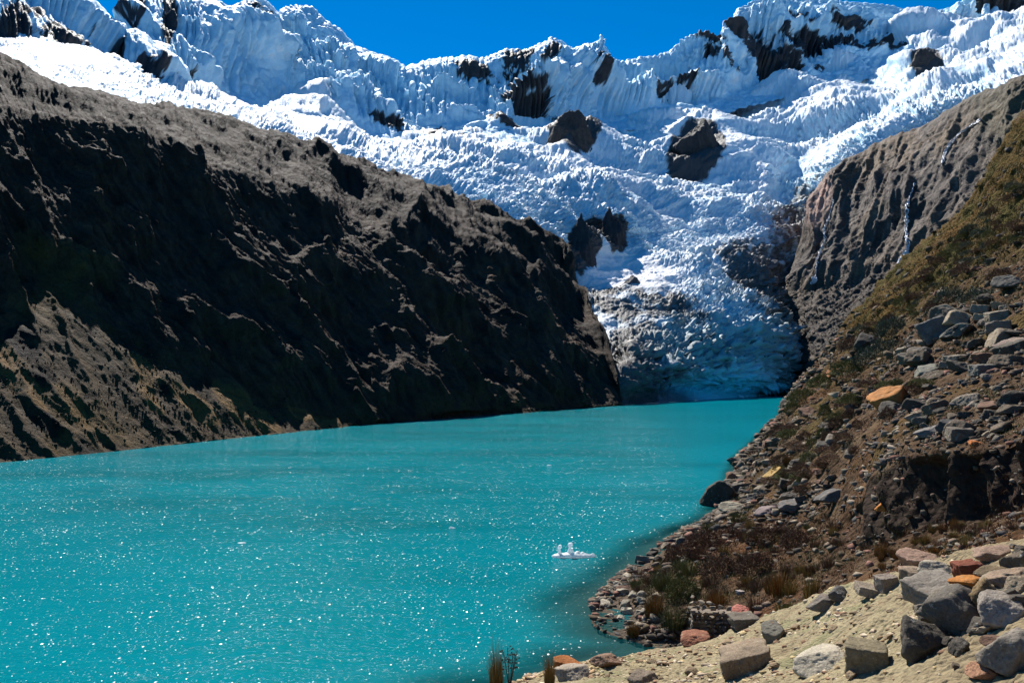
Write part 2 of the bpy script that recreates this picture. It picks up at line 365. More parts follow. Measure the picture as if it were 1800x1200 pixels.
g4y, g4d, sky_, skd = at(G4, 1), at(G4, 2), at(SK, 1), at(SK, 2)
K0 = list(zip(xs, g4y+26, g4d-70)); K1 = list(zip(xs, g4y-2, g4d+4))
Kx = list(zip(xs, g4y+(sky_-g4y)*.5, g4d+(skd-g4d)*.42))
K3 = [(x, y+25, d+60) for x, y, d in SK]; K4 = [(x, y+110, d+200) for x, y, d in SK]
P, PX, PY, sg = loft([K0, K1, Kx, SK, K3, K4], -420, 2200, step=1.4, rstep=1.4, smD=14, smR=8)
SG = np.broadcast_to(sg[:, None], PX.shape)
N = slope_normals(P, 16); D = P[..., 1]
mid = sstep(1.0, 1.3, SG)*(1-sstep(2.4, 3.0, SG)*.95)
h = fbm(P, 1/170., 3, .5, 40)*.07*D*mid+(ridged(P, 1/130., 3, .45, 41)-.4)*.035*D*mid
P = P+N*h[..., None]
N = slope_normals(P, 4)
slant = PX-np.where(PX < 700, (PY)*.42, 0)
wig = 5*fbm(P, 1/60., 3, .5, 42)
fl = ridged(np.stack([(slant+wig)/9., PY/80., PX*0], -1), 1, 3, .5, 43)
h = (fl-.4)*.0145*D*(1-.7*sstep(2.5, 2.9, SG))*sstep(1.05, 1.35, SG)*sstep(-.35, .1, fbm(P, 1/130., 2, .5, 44))
h += (ridged(P, 1/45., 4, .5, 45)-.4)*.0055*D*sstep(-.1, .3, fbm(P, 1/200., 2, .5, 49))
h += (ridged(P, 1/16., 4, .6, 46)-.4)*.0036*D
h *= 1-.35*sstep(2.7, 3.0, SG)
P = P+N*h[..., None]
Nf = normals(P)
rk = fbm(np.stack([PX/70, PY/34, PX*0], -1), 1, 5, .6, 47)
rocks = [(20, 70, 28, 45, 20), (100, 70, 45, 35, 20), (60, 30, 30, 25, 0), (150, 85, 18, 20, 10), (235, 25, 18, 26, 0), (300, 30, 14, 45, 5), (345, 145, 20, 34, 15), (255, 130, 30, 18, 30), (205, 100, 20, 22, 30), (450, 20, 30, 14, 20),
         (700, 222, 62, 12, 12), (770, 228, 60, 20, 8), (880, 200, 45, 16, 35), (830, 120, 32, 12, 0), (905, 105, 40, 16, -10), (925, 160, 45, 20, 20), (960, 175, 30, 40, -20), (970, 100, 14, 22, 10), (915, 195, 20, 12, 0),
         (1040, 150, 24, 10, 20), (1190, 145, 40, 9, -8), (1170, 150, 50, 8, 5), (1235, 85, 45, 10, 25), (1260, 120, 40, 8, 35), (1320, 75, 62, 28, 12), (1380, 90, 55, 20, 10), (1450, 65, 75, 16, 5), (1530, 75, 60, 14, 5), (1370, 30, 60, 8, 15), (1590, 62, 50, 20, -10), (1650, 45, 38, 16, 10), (1760, 12, 60, 12, -3), (1440, 100, 25, 7, 20), (1500, 40, 50, 8, 10), (1215, 165, 16, 10, 0)]
rm = np.zeros(PX.shape)
for cx, cy, rx, ry, an in rocks: rm = np.maximum(rm, blob(PX, PY, cx, cy, rx, ry, an, .5))
hf = np.where(PX < 800, fbm(np.stack([(slant)/9., PY/16., PX*0], -1), 1, 4, .65, 48), fbm(np.stack([PX/17., (PY+PX*.22)/5.5, PX*0], -1), 1, 5, .65, 48))
rm = np.clip(sstep(.48, .60, rm*(.74+.16*(PX < 370)+.14*sstep(1180, 1280, PX))+rk*.75+hf*.85), 0, 1)*sstep(.97, .75, Nf[..., 2])
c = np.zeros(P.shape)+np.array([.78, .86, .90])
c = mixc(c, (.38, .72, .90), sstep(.75, .2, Nf[..., 2])*.6)  # cyan shading of the steep snow faces is put into the colour
rc = mixc(np.zeros(P.shape)+np.array([.032, .034, .040]), (.085, .068, .058), sstep(-.05, .4, rk))
c = c*(1-rm[..., None])+rc*rm[..., None]
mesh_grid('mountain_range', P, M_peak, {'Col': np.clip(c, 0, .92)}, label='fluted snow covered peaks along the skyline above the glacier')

# ------------------------------------------------------------------ rock slab cliff on the right
C0 = [(1340, 692, 667), (1372, 694, 630), (1395, 697, 590), (1420, 697, 550), (1500, 692, 520), (2200, 680, 430)]
C1 = [(1340, 575, 735), (1372, 550, 722), (1395, 525, 712), (1450, 508, 690), (1500, 508, 660), (1600, 500, 610), (1800, 470, 510), (2200, 400, 440)]
C3 = [(1340, 540, 900), (1372, 500, 860), (1384, 480, 830), (1396, 455, 800), (1410, 400, 780), (1418, 352, 790), (1440, 322, 805), (1480, 283, 815), (1540, 250, 810), (1600, 226, 780), (1650, 201, 745), (1700, 172, 715), (1760, 145, 650), (1800, 125, 640), (2200, -20, 600)]
xc = np.arange(1340, 2201, 6.)
def atc(line, k): a = np.array(line, float); return np.interp(xc, a[:, 0], a[:, k])
C2 = list(zip(xc, atc(C1, 1)+(atc(C3, 1)-atc(C1, 1))*.55, atc(C1, 2)+(atc(C3, 2)-atc(C1, 2))*.40))
C4 = [(x, y+14, d+30) for x, y, d in C3]; C5 = [(x, y+90, d+90) for x, y, d in C3]
P, PX, PY, sg = loft([C0, C1, C2, C3, C4, C5], 1340, 2200, smD=10, smR=12)
SG = np.broadcast_to(sg[:, None], PX.shape)
N = slope_normals(P, 12); D = P[..., 1]
up = sstep(.85, 1.2, SG)*1.0*(1-.6*sstep(2.8, 3.0, SG))
ac = PX*.93+PY*.36; al = PY*.93-PX*.36
q = np.stack([ac/62, al/230, ac*0+7], -1); q = q+.3*np.stack([fbm(q, 1.5, 3, seed=51), fbm(q, 1.5, 3, seed=52), 0*ac], -1)
h = (ridged(q, 1, 4, .5, 53)-.4)*.020*D*up+fbm(P, 1/90., 3, .5, 54)*.02*D*up
# long slab seams falling to the left, wrapping over the dome
sm_ = ridged(np.stack([ac/13, al/150, ac*0], -1)+.25*fbm(q, 2, 2, seed=57)[..., None], 1, 3, .55, 55)
h += (sm_-.4)*.0045*D*up
P = P+N*h[..., None]
N = slope_normals(P, 2)
P = P+N*((ridged(P, 1/16., 5, .6, 56)-.4)*.0035*D*(.4+.6*up))[..., None]
P = P+normals(P)*(sstep(1.25, .9, SG)*((ridged(P, 1/9., 4, .6, 64)-.4)*4.0+fbm(P, 1/40., 3, .5, 65)*9))[..., None]
n1 = fbm(P, 1/60., 4, .6, 58); n2 = fbm(np.stack([ac/12, al/70, ac*0], -1), 1, 4, .6, 59)
c = np.zeros(P.shape)+np.array([.115, .105, .10])
c = mixc(c, (.19, .155, .115), sstep(-.1, .3, n1)*.8)
c = mixc(c, (.05, .047, .05), sstep(.0, .3, n2)*.75)
c = mixc(c, (.27, .21, .14), blob(PX, PY, 1620, 250, 130, 26, -25, .6)*sstep(-.2, .2, n2)*.7)
c = mixc(c, (.34, .31, .28), sstep(.6, .85, ridged(np.stack([ac/8, al/110, ac*0+5], -1)+.3*fbm(q, 2, 2, seed=50)[..., None], 1, 3, .6, 47))*.6)
c = mixc(c, (.50, .36, .32), blob(PX, PY, 1440, 355, 20, 42, 25, .4)*sstep(-.35, .05, n2))
c = mixc(c, (.10, .10, .05), blob(PX, PY, 1760, 190, 60, 60, 0, .5)*.5)
tal = sstep(1.25, .8, SG+n1*.5)
c = c*(1-tal[..., None])+mixc(np.zeros(P.shape)+np.array([.07, .066, .062]), (.13, .115, .10), sstep(-.1, .3, fbm(P, 1/7., 4, .65, 60)))*tal[..., None]
PC = (P, PX, PY, normals(P), tal)
mesh_grid('cliff', P, M_cliff, {'Col': c*.66*np.array([1.15, 1, .87])}, label='domed grey rock slab cliff between the glacier and the grassy hillside')

# ------------------------------------------------------------------ near hillside on the right
top_sh = wl((1040, 1056), (1060, 1040), (1100, 1008), (1140, 978), (1160, 957), (1200, 936), (1240, 918), (1262, 903), (1276, 868), (1300, 803), (1340, 765), (1370, 735), (1384, 708))
HS = top_sh+[(1392, 692, 400), (1410, 668, 385), (1440, 635, 340), (1470, 598, 300), (1500, 548, 275), (1560, 490, 240), (1600, 455, 225), (1650, 410, 210), (1700, 355, 195), (1740, 300, 185), (1800, 200, 175), (2000, -50, 150), (2300, -300, 130), (3300, -900, 100)]
HF = wl((1040, 1090), (1060, 1108), (1110, 1122), (1160, 1135), (1220, 1128))+[(1280, 1118, 32), (1330, 1100, 31), (1420, 1066, 30), (1500, 1030, 26), (1600, 1006, 22), (1700, 976, 19), (1800, 945, 17), (2000, 900, 13), (2300, 850, 10), (3300, 700, 6)]
HB = wl((1040, 1075), (1060, 1070), (1110, 1060))+[(1150, 1075, 39.5), (1220, 1060, 38.5), (1300, 1035, 37), (1400, 1000, 36), (1500, 975, 33), (1600, 950, 28.4), (1700, 928, 24.8), (1800, 905, 22.4), (2000, 860, 18.5), (2300, 800, 14.6), (3300, 620, 9)]
HT = wl((1040, 1070), (1060, 1060), (1100, 1035))+[(1150, 1015, 47), (1220, 985, 50), (1300, 945, 54), (1400, 912, 53), (1480, 905, 40), (1540, 850, 33.5), (1600, 806, 29.2), (1700, 786, 25.4), (1800, 772, 22.8), (2000, 720, 19), (2300, 640, 15), (3300, 420, 9.6)]
HR = wl((1040, 1062), (1060, 1050), (1100, 1018), (1150, 975), (1200, 945), (1240, 926))+[(1276, 885, 77), (1320, 830, 95), (1400, 760, 105), (1500, 705, 82), (1600, 672, 60), (1700, 645, 52), (1800, 615, 47), (2000, 540, 40), (2300, 420, 32), (3300, 0, 22)]
HU = wl((1040, 1058), (1060, 1043), (1100, 1010), (1140, 981), (1160, 960), (1200, 939), (1240, 921), (1262, 907))+[(1276, 872, 83), (1300, 812, 118), (1340, 772, 160), (1370, 742, 215), (1400, 700, 270), (1450, 655, 225), (1500, 610, 165), (1600, 555, 118), (1700, 490, 100), (1800, 425, 92), (2000, 280, 80), (2300, 100, 70), (3300, -400, 50)]
HX0 = [(x, y+6, d*.97) for x, y, d in HF]
HX1 = []
for x, y, d in HS:
    if x < 1386: HX1.append((x, y-2, d*1.07+1))
    else: HX1.append((x, y+12, d+22))
HX2 = [(x, y+(2 if x < 1386 else 90), d*1.2+8 if x < 1386 else d+60) for x, y, d in HX1]
P, PX, PY, sg = loft([HX0, HF, HB, HT, HR, HU, HS, HX1, HX2], 1040, 3300, step=1.5, rstep=1.5, smD=8, smR=5)
SG = np.broadcast_to(sg[:, None], PX.shape)
# under the water beyond the shore: sink the far rows
P[..., 2] -= sstep(.9, 0, SG)*1.6
lakeside = sstep(1388, 1376, PX)
sink = sstep(6.0, 7.0, SG)*lakeside
P[..., 2] = np.where(sink > 0, np.minimum(P[..., 2], 0.05-sink*2.5), P[..., 2])
N = slope_normals(P, 10); D = P[..., 1]
inl = sstep(.0, 3.5, P[..., 2])
P[..., 2] += np.maximum(fbm(P, 1/2.6, 4, .6, 68), -.06)*.45*sstep(1.6, .3, np.abs(P[..., 2]))*(SG > .9)*(SG < 6.3)
h = fbm(P, 1/16., 4, .55, 61)*1.5*inl*np.clip(D/60, .5, 2.2)
h += (ridged(P, 1/9., 4, .5, 62)-.4)*.8*inl*np.clip(D/60, .4, 2)
# deep gully shadows of the cut bank
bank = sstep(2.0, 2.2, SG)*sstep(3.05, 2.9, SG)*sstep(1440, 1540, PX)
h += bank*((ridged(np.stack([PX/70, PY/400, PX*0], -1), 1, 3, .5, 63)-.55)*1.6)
P = P+N*h[..., None]
N = slope_normals(P, 2)
h = (fbm(P, 1/2.2, 5, .6, 64))*.35*(.35+.65*inl)*np.clip(D/50, .5, 3)
P = P+N*h[..., None]
Nf = normals(P)
n1 = fbm(P, 1/12., 4, .6, 65); n2 = fbm(P, 1/3., 4, .6, 66); n3 = fbm(P, 1/25., 3, .5, 67)
soil = np.zeros(P.shape)+np.array([.085, .055, .034])
soil = mixc(soil, (.135, .098, .062), sstep(-.1, .35, n2))
soil = mixc(soil, (.14, .062, .026), sstep(-.05, .3, n1)*.8)
gold = np.zeros(P.shape)+np.array([.105, .072, .020])
gold = mixc(gold, (.075, .075, .022), sstep(-.15, .25, n1)*.75); gold = mixc(gold, (.17, .085, .025), sstep(.1, .45, n3)*.6)
gm = sstep(4.75, 5.35, SG+n1*.9)*sstep(1440, 1520, PX+n1*40)*(1-.75*sstep(.05, .3, n2-n1*.3))
c = soil*(1-gm[..., None])+gold*gm[..., None]
gg = np.clip(sstep(.05, .35, n1+n3*.6)*.7*(1-gm), 0, 1)
c = mixc(c, (.085, .075, .028), gg)
c = mixc(c, (.045, .035, .03), bank*.9)  # shade of the cut bank painted into the soil colour
c = mixc(c, (.16, .15, .13), sstep(2.1, .4, P[..., 2])*sstep(1250, 1150, PX)*.5)
c = mixc(c, (.05, .055, .05), sstep(.15, -.3, P[..., 2]))
PH = (P, PX, PY, Nf, gm, SG)
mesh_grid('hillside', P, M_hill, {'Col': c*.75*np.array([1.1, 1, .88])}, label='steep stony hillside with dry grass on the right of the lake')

# ------------------------------------------------------------------ sandy terrace in the foreground
T0 = [(700, 1330, 20), (930, 1420, 12), (1200, 1420, 8.5), (1500, 1420, 6), (1800, 1420, 5), (2400, 1400, 4)]
T1 = [(700, 1290, 25), (860, 1235, 24), (930, 1200, 25), (1000, 1196, 23.5), (1200, 1200, 19), (1400, 1200, 14.5), (1600, 1200, 10.5), (1800, 1200, 8.5), (2400, 1180, 6)]
T2 = [(700, 1270, 27), (860, 1222, 26), (930, 1190, 27), (1010, 1166, 29), (1040, 1156, 30), (1100, 1147, 32.5), (1180, 1138, 33.5), (1250, 1124, 31), (1330, 1094, 30), (1420, 1060, 29), (1500, 1024, 25), (1600, 1000, 21), (1700, 970, 18.3), (1800, 940, 16.3), (2400, 830, 10), (3300, 640, 6)]
Tm = []
for (x, y, d) in T2:
    y1 = float(np.interp(x, [p[0] for p in T1], [p[1] for p in T1])); d1 = 1/float(np.interp(x, [p[0] for p in T1], [1/p[2] for p in T1]))
    Tm.append((x, (y+y1)/2, 1/((1/d+1/d1)/2)))
T3 = [(x, y+4, d*1.03) for x, y, d in T2]; T4 = [(x, y+30, d*1.09) for x, y, d in T2]
P, PX, PY, sg = loft([T0, T1, Tm, T2, T3, T4], 700, 3300, step=1.6, rstep=1.3, smD=10, smR=3)
SG = np.broadcast_to(sg[:, None], PX.shape)
P[..., 2] = np.where(SG > 4.2, np.minimum(P[..., 2], P[..., 2]-(SG-4.2)*1.2), P[..., 2])
N = slope_normals(P, 8); D = P[..., 1]
h = fbm(P, 1/5., 4, .5, 71)*.36+(fbm(P, 1/1.1, 4, .6, 72))*.16
h *= sstep(4.6, 3.4, SG)*.6+.4
pth = ridged(P, 1/2.4, 3, .5, 73); h += (pth-.5)*.05
P = P+N*h[..., None]
P = P+N*(np.maximum(fbm(P, 1/.28, 3, .6, 74), 0)*.09)[..., None]
n1 = fbm(P, 1/2.5, 4, .6, 75); n2 = fbm(P, 1/.6, 4, .6, 76)
c = np.zeros(P.shape)+np.array([.27, .22, .13])
c = mixc(c, (.36, .31, .20), sstep(.0, .35, n1)*.8); c = mixc(c, (.20, .15, .09), sstep(-.05, .35, n2)*.75)
c = mixc(c, (.16, .15, .07), sstep(.12, .35, n1-n2*.5)*.7)
rt = sstep(1560, 1680, PX+n1*120)*.8
c = mixc(c, (.22, .17, .10), rt)  # right end browned, painting in the shade among the rocks there
c = mixc(c, (.22, .18, .12), sstep(3.6, 4.3, SG))
PT = (P, PX, PY, normals(P), n1, SG)
mesh_grid('ground', P, M_sand, {'Col': c}, label='pale sandy path ground in the foreground')

# ------------------------------------------------------------------ lake
shore_pts = P3(*[np.array(v) for v in zip(*[(p[0], p[1], p[2]) for p in (wl((700, 1260), (900, 1215), (960, 1200), (1020, 1165), (1100, 1148), (1160, 1138), (1110, 1122), (1062, 1106), (1048, 1080))+top_sh)])])[:, :2]
def seg_dist(Q, A):
    best = np.full(Q.shape[:-1], 1e9)
    for a, b in zip(A[:-1], A[1:]):
        ab = b-a; t = np.clip(((Q-a)@ab)/(ab@ab+1e-9), 0, 1)
        best = np.minimum(best, np.linalg.norm(Q-(a+t[..., None]*ab), axis=-1))
    return best
pxl = np.arange(-700, 2300, 8.); Dl = 1/np.linspace(1/14., 1/900., 420)
XX = (pxl[None, :]-CX)/FPX*Dl[:, None]; YY = np.broadcast_to(Dl[:, None], XX.shape)
PW = np.stack([XX, YY, np.zeros(XX.shape)], -1)
sd = seg_dist(PW[..., :2], shore_pts)
pwx, pwy = proj(PW)
sw = sd*(1.25+sstep(55, 95, YY)*1.6)
shal = sstep(5.2, .3, sw+1.5*fbm(PW, 1/5., 3, .5, 81))*.85
tl = sstep(8, 2.0, sw)
m, nt, b, out = new_mat('glacial_lake_water')
a = nd(nt, 'ShaderNodeAttribute', attribute_name='Col'); nt.links.new(a.outputs['Color'], b.inputs['Base Color'])
b.inputs['Roughness'].default_value = .12; b.inputs['IOR'].default_value = 1.09; b.inputs['Specular IOR Level'].default_value = .1
geo = nd(nt, 'ShaderNodeNewGeometry')
mp = nd(nt, 'ShaderNodeMapping'); mp.inputs['Scale'].default_value = (.7, 1.25, 1); mp.inputs['Rotation'].default_value = (0, 0, R(12)); nt.links.new(geo.outputs['Position'], mp.inputs[0])
hh = None
for sc, am, dt in ((.45, .55, 3.), (1.6, .30, 4.), (6., .10, 3.)):
    n = nd(nt, 'ShaderNodeTexNoise', Scale=sc, Detail=dt, Roughness=.6); nt.links.new(mp.outputs[0], n.inputs['Vector'])
    v = mathn(nt, 'MULTIPLY', n.outputs[0], am); hh = v if hh is None else mathn(nt, 'ADD', hh, v)
bp = nd(nt, 'ShaderNodeBump', Strength=1., Distance=.34); nt.links.new(hh, bp.inputs['Height']); nt.links.new(bp.outputs[0], b.inputs['Normal'])
# small wavelets: facets with scattered tilts that glint where they mirror the sun
glf = None
for gs, tl0 in ((14., .95), (30., 1.0)):
    mp2 = nd(nt, 'ShaderNodeMapping'); mp2.inputs['Scale'].default_value = (gs, gs*.62, 1); nt.links.new(geo.outputs['Position'], mp2.inputs[0])
    vo = nd(nt, 'ShaderNodeTexVoronoi', Scale=1.); vo.feature = 'F1'; nt.links.new(mp2.outputs[0], vo.inputs['Vector'])
    vs = nd(nt, 'ShaderNodeVectorMath', operation='SUBTRACT'); nt.links.new(vo.outputs['Color'], vs.inputs[0]); vs.inputs[1].default_value = (.5, .5, -1.0)
    vm = nd(nt, 'ShaderNodeVectorMath', operation='MULTIPLY'); nt.links.new(vs.outputs[0], vm.inputs[0]); vm.inputs[1].default_value = (tl0, tl0, .0)
    va = nd(nt, 'ShaderNodeVectorMath', operation='ADD'); nt.links.new(vm.outputs[0], va.inputs[0]); va.inputs[1].default_value = (0, 0, 1)
    vn = nd(nt, 'ShaderNodeVectorMath', operation='NORMALIZE'); nt.links.new(va.outputs[0], vn.inputs[0])
    g_ = nd(nt, 'ShaderNodeBsdfGlossy', Roughness=.15, Color=(1, 1, 1, 1)); nt.links.new(vn.outputs[0], g_.inputs['Normal'])
    # only the centre of a facet mirrors
    if glf is None: glf = g_
    else:
        mg = nd(nt, 'ShaderNodeMixShader'); mg.inputs[0].default_value = .5; nt.links.new(glf.outputs[0], mg.inputs[1]); nt.links.new(g_.outputs[0], mg.inputs[2]); glf = mg
mb = nd(nt, 'ShaderNodeMixShader'); gm_ = nd(nt, 'ShaderNodeMapping'); gm_.inputs['Scale'].default_value = (.10, .30, 1); nt.links.new(geo.outputs['Position'], gm_.inputs[0])
gn = nd(nt, 'ShaderNodeTexNoise', Scale=1., Detail=5., Roughness=.7); nt.links.new(gm_.outputs[0], gn.inputs['Vector'])
gr = nd(nt, 'ShaderNodeMapRange'); gr.inputs[1].default_value = .40; gr.inputs[2].default_value = .66; gr.inputs[3].default_value = .0012; gr.inputs[4].default_value = .008; nt.links.new(gn.outputs[0], gr.inputs[0]); nt.links.new(gr.outputs[0], mb.inputs[0]); nt.links.new(b.outputs[0], mb.inputs[1]); nt.links.new(glf.outputs[0], mb.inputs[2])
al_ = nd(nt, 'ShaderNodeAttribute', attribute_name='shallow')
tr = nd(nt, 'ShaderNodeBsdfTransparent', Color=(.55, .8, .82, 1)); mxs = nd(nt, 'ShaderNodeMixShader')
nt.links.new(al_.outputs['Fac'], mxs.inputs[0]); nt.links.new(mb.outputs[0], mxs.inputs[1]); nt.links.new(tr.outputs[0], mxs.inputs[2]); nt.links.new(mxs.outputs[0], out.inputs[0])
c = np.zeros(PW.shape)+np.array([.0, .155, .188])
c = mixc(c, (.0, .115, .14), sstep(-.2, .3, fbm(PW*[1, 1, 1], 1/40., 3, .5, 82))*.5)
c = mixc(c, (.0, .085, .10), sstep(.0, .35, fbm(PW*[.35, 1, 1], 1/16., 4, .55, 84))*.5)
c = mixc(c, (.01, .13, .14), tl*.7)
lake = mesh_grid('lake', PW, m, {'Col': c, 'shallow': shal}, label='turquoise glacial lake glittering in the sun')
pb = PW.copy(); pb[..., 2] = -np.clip(sd*.28, .15, 6)+fbm(PW, 1/1.5, 3, .6, 83)*.15
mesh_grid('lake_bed', pb, M_bed, {'Col': np.zeros(PW.shape)+np.array([.055, .06, .05])}, label='muddy bed seen through the shallow water at the right shore')
# a base sheet reaching the horizon under everything
g = np.linspace(-16000, 16000, 9); GX, GY = np.meshgrid(g, g)
mesh_grid('terrain', np.stack([GX, GY, np.full(GX.shape, -30.)], -1), M_bed, {'Col': np.zeros(GX.shape+(3,))+np.array([.10, .09, .07])}, label='valley floor')

# ------------------------------------------------------------------ placing things on the terrain
class Picker:
    def __init__(s, T):
        s.P = T[0]; s.x, s.y = proj(s.P); s.N = T[3] if len(T) > 3 else normals(s.P)
        s.x0 = T[1][0, 0]; s.st = T[1][0, 1]-T[1][0, 0]
    def __call__(s, px, py):
        c0 = int(np.clip((px-s.x0)/s.st, 6, s.P.shape[1]-7)); sl_ = slice(c0-6, c0+7)
        d = np.abs(s.x[:, sl_]-px)+np.abs(s.y[:, sl_]-py)+.0
        m = d < d.min()+2.5
        Dm = np.where(m, s.P[:, sl_, 1], 1e9); k = np.unravel_index(np.argmin(Dm), Dm.shape)
        return s.P[k[0], c0-6+k[1]], s.N[k[0], c0-6+k[1]]
pickH, pickT, pickG, pickC = Picker(PH), Picker(PT), Picker(PG[:3]), Picker(PC)

def hull_rock(seed, npt=16, cut=0, boxy=.0, flat=1.0):
    r = random.Random(seed); bm = bmesh.new()
    for k in range(npt):
        v = Vector((r.gauss(0, 1), r.gauss(0, 1), r.gauss(0, 1))).normalized()
        if boxy: v = Vector([math.copysign(abs(t)**(1-boxy), t) for t in v])
        v *= r.uniform(.8, 1.05); bm.verts.new((v.x, v.y, v.z*flat))
    ret = bmesh.ops.convex_hull(bm, input=bm.verts)
    bmesh.ops.delete(bm, geom=[g for g in ret['geom_interior'] if isinstance(g, bmesh.types.BMVert)], context='VERTS')
    loose = [v for v in bm.verts if not v.link_faces]; bmesh.ops.delete(bm, geom=loose, context='VERTS')
    if cut:
        bmesh.ops.bevel(bm, geom=bm.edges[:], offset=.07, segments=1, affect='EDGES', profile=.6)
        bmesh.ops.triangulate(bm, faces=bm.faces[:])
        for _ in range(cut):
            long_ = [e for e in bm.edges if e.calc_length() > .16]
            bmesh.ops.subdivide_edges(bm, edges=long_, cuts=1)
            bmesh.ops.triangulate(bm, faces=bm.faces[:])
        bmesh.ops.smooth_vert(bm, verts=bm.verts, factor=.35, use_axis_x=True, use_axis_y=True, use_axis_z=True)
        off = Vector((seed*3.1, seed*1.7, 0))
        bm.normal_update()
        for v in bm.verts:
            d = mnoise.fractal(v.co*1.7+off, .8, 2.1, 5)*.085+mnoise.noise(v.co*7+off)*.014
            v.co += v.normal*d
    me = bpy.data.meshes.new('rock'); bm.to_mesh(me); bm.free(); return me
def facet_rock(seed, blocky=0., flat=.8, sub=5, rough=.072):
    """a polytope cut by random planes, edges worn, surface broken by noise"""
    r = np.random.default_rng(seed)
    bm = bmesh.new(); bmesh.ops.create_icosphere(bm, subdivisions=sub, radius=1)
    me = bpy.data.meshes.new('rock'); bm.to_mesh(me); bm.free()
    d = np.empty(len(me.vertices)*3, np.float32); me.vertices.foreach_get('co', d); d = d.reshape(-1, 3).astype(float); d /= np.linalg.norm(d, axis=1)[:, None]
    k = 11
    n = r.normal(size=(k, 3)); n /= np.linalg.norm(n, axis=1)[:, None]; off = r.uniform(.62, .98, k)
    if blocky:
        ax = np.concatenate([np.eye(3), -np.eye(3)])+r.normal(size=(6, 3))*.10*(1.5-blocky); ax /= np.linalg.norm(ax, axis=1)[:, None]
        n = np.concatenate([ax, n[:3]]); off = np.concatenate([r.uniform(.68, .8, 6), r.uniform(.92, 1.1, 3)])
    n = np.concatenate([n, [[0, 0, -1.]]]); off = np.concatenate([off, [.6]])
    rad = off[None, :]/np.maximum(d@n.T, .05)
    p_ = 34.
    rr = (np.sum(rad**-p_, 1)+1.25**-p_)**(-1/p_)
    v = d*rr[:, None]; v[:, 2] *= flat
    nn = fbm(v, 1.9, 4, .5, seed % 50)*1.3+.0; n2 = fbm(v, 6.5, 4, .6, seed % 40); cr = ridged(v, 2.3, 3, .5, seed % 30)
    v = v+d*(nn*rough*1.6+n2*rough*.8-np.clip(cr-.72, 0, 1)*.12)[:, None]
    me.vertices.foreach_set('co', v.reshape(-1).astype(np.float32)); me.update()
    me.polygons.foreach_set('use_smooth', np.ones(len(me.polygons), bool)); return me
ROCKS = []
for k in range(14):
    me = facet_rock(100+k, blocky=(1. if k in (3, 5, 7, 2) else 0), flat=.8 if k % 3 else .95); me.materials.append(M_rock); ROCKS.append(me)
LOW = []
for k in range(16):
    me = hull_rock(300+k, npt=11, cut=0, boxy=.2, flat=.7)
    me.calc_loop_triangles()
    V = np.array([v.co[:] for v in me.vertices]); F = np.array([t.vertices[:] for t in me.loop_triangles]); LOW.append((V, F)); bpy.data.meshes.remove(me)

def lichen(mat):
    nt = mat.node_tree; b = [n for n in nt.nodes if n.type == 'BSDF_PRINCIPLED'][0]; geo = [n for n in nt.nodes if n.type == 'NEW_GEOMETRY'][0]
    l = b.inputs['Base Color'].links[0]; src = l.from_socket
    for sc, lo, hi, colr, off in ((2.2, .60, .66, (.30, .24, .15, 1), 0.), (5., .64, .67, (.42, .41, .36, 1), 9.), (3.1, .66, .69, (.32, .13, .03, 1), 31.)):
        mp = nd(nt, 'ShaderNodeMapping'); mp.inputs['Location'].default_value = (off, off, 0); nt.links.new(geo.outputs['Position'], mp.inputs[0])
        n = nd(nt, 'ShaderNodeTexNoise', Scale=sc, Detail=7., Roughness=.7); nt.links.new(mp.outputs[0], n.inputs['Vector'])
        r = nd(nt, 'ShaderNodeMapRange'); r.inputs[1].default_value = lo; r.inputs[2].default_value = hi; r.inputs[4].default_value = .75; nt.links.new(n.outputs[0], r.inputs[0])
        mx = nd(nt, 'ShaderNodeMix', data_type='RGBA'); nt.links.new(r.outputs[0], mx.inputs[0]); nt.links.new(src, mx.inputs[6]); mx.inputs[7].default_value = colr; src = mx.outputs[2]
    nt.links.new(src, b.inputs['Base Color'])
lichen(M_rock)
GREY = (.155, .15, .14); DGREY = (.075, .072, .068); LGREY = (.38, .37, .36); TAN = (.30, .24, .17); RED = (.26, .11, .075); ORANGE = (.30, .115, .035); PINK = (.30, .225, .19); YEL = (.40, .28, .11); WHITE = (.42, .405, .36)
def place_rock(pk, px, py, w, asp=.75, col=GREY, mesh=None, yaw=None, tilt=(0, 0), label=None, group=None, sink=.22, deep=1.0, name='rock', cat='rock'):
    """px,py is the foot of the rock, w its width in photo pixels"""
    p, n = pk(px, py)
    D_ = p[1]; s = w*.5*D_/FPX*1.08
    me = mesh or random.choice(ROCKS)
    o = bpy.data.objects.new(name, me); COL.objects.link(o)
    o.scale = (s, s*deep, s*asp*1.15); o.rotation_euler = (R(tilt[0]), R(tilt[1]), yaw if yaw is not None else random.uniform(-.5, .5))
    o.location = (p[0], p[1]+s*deep*.4, p[2]+s*asp*1.15*(.5-sink))
    o.color = (col[0]*.95, col[1]*.85, col[2]*.70, 1)
    o['label'] = label or 'grey rock'; o['category'] = cat
    if group: o['group'] = group
    return o
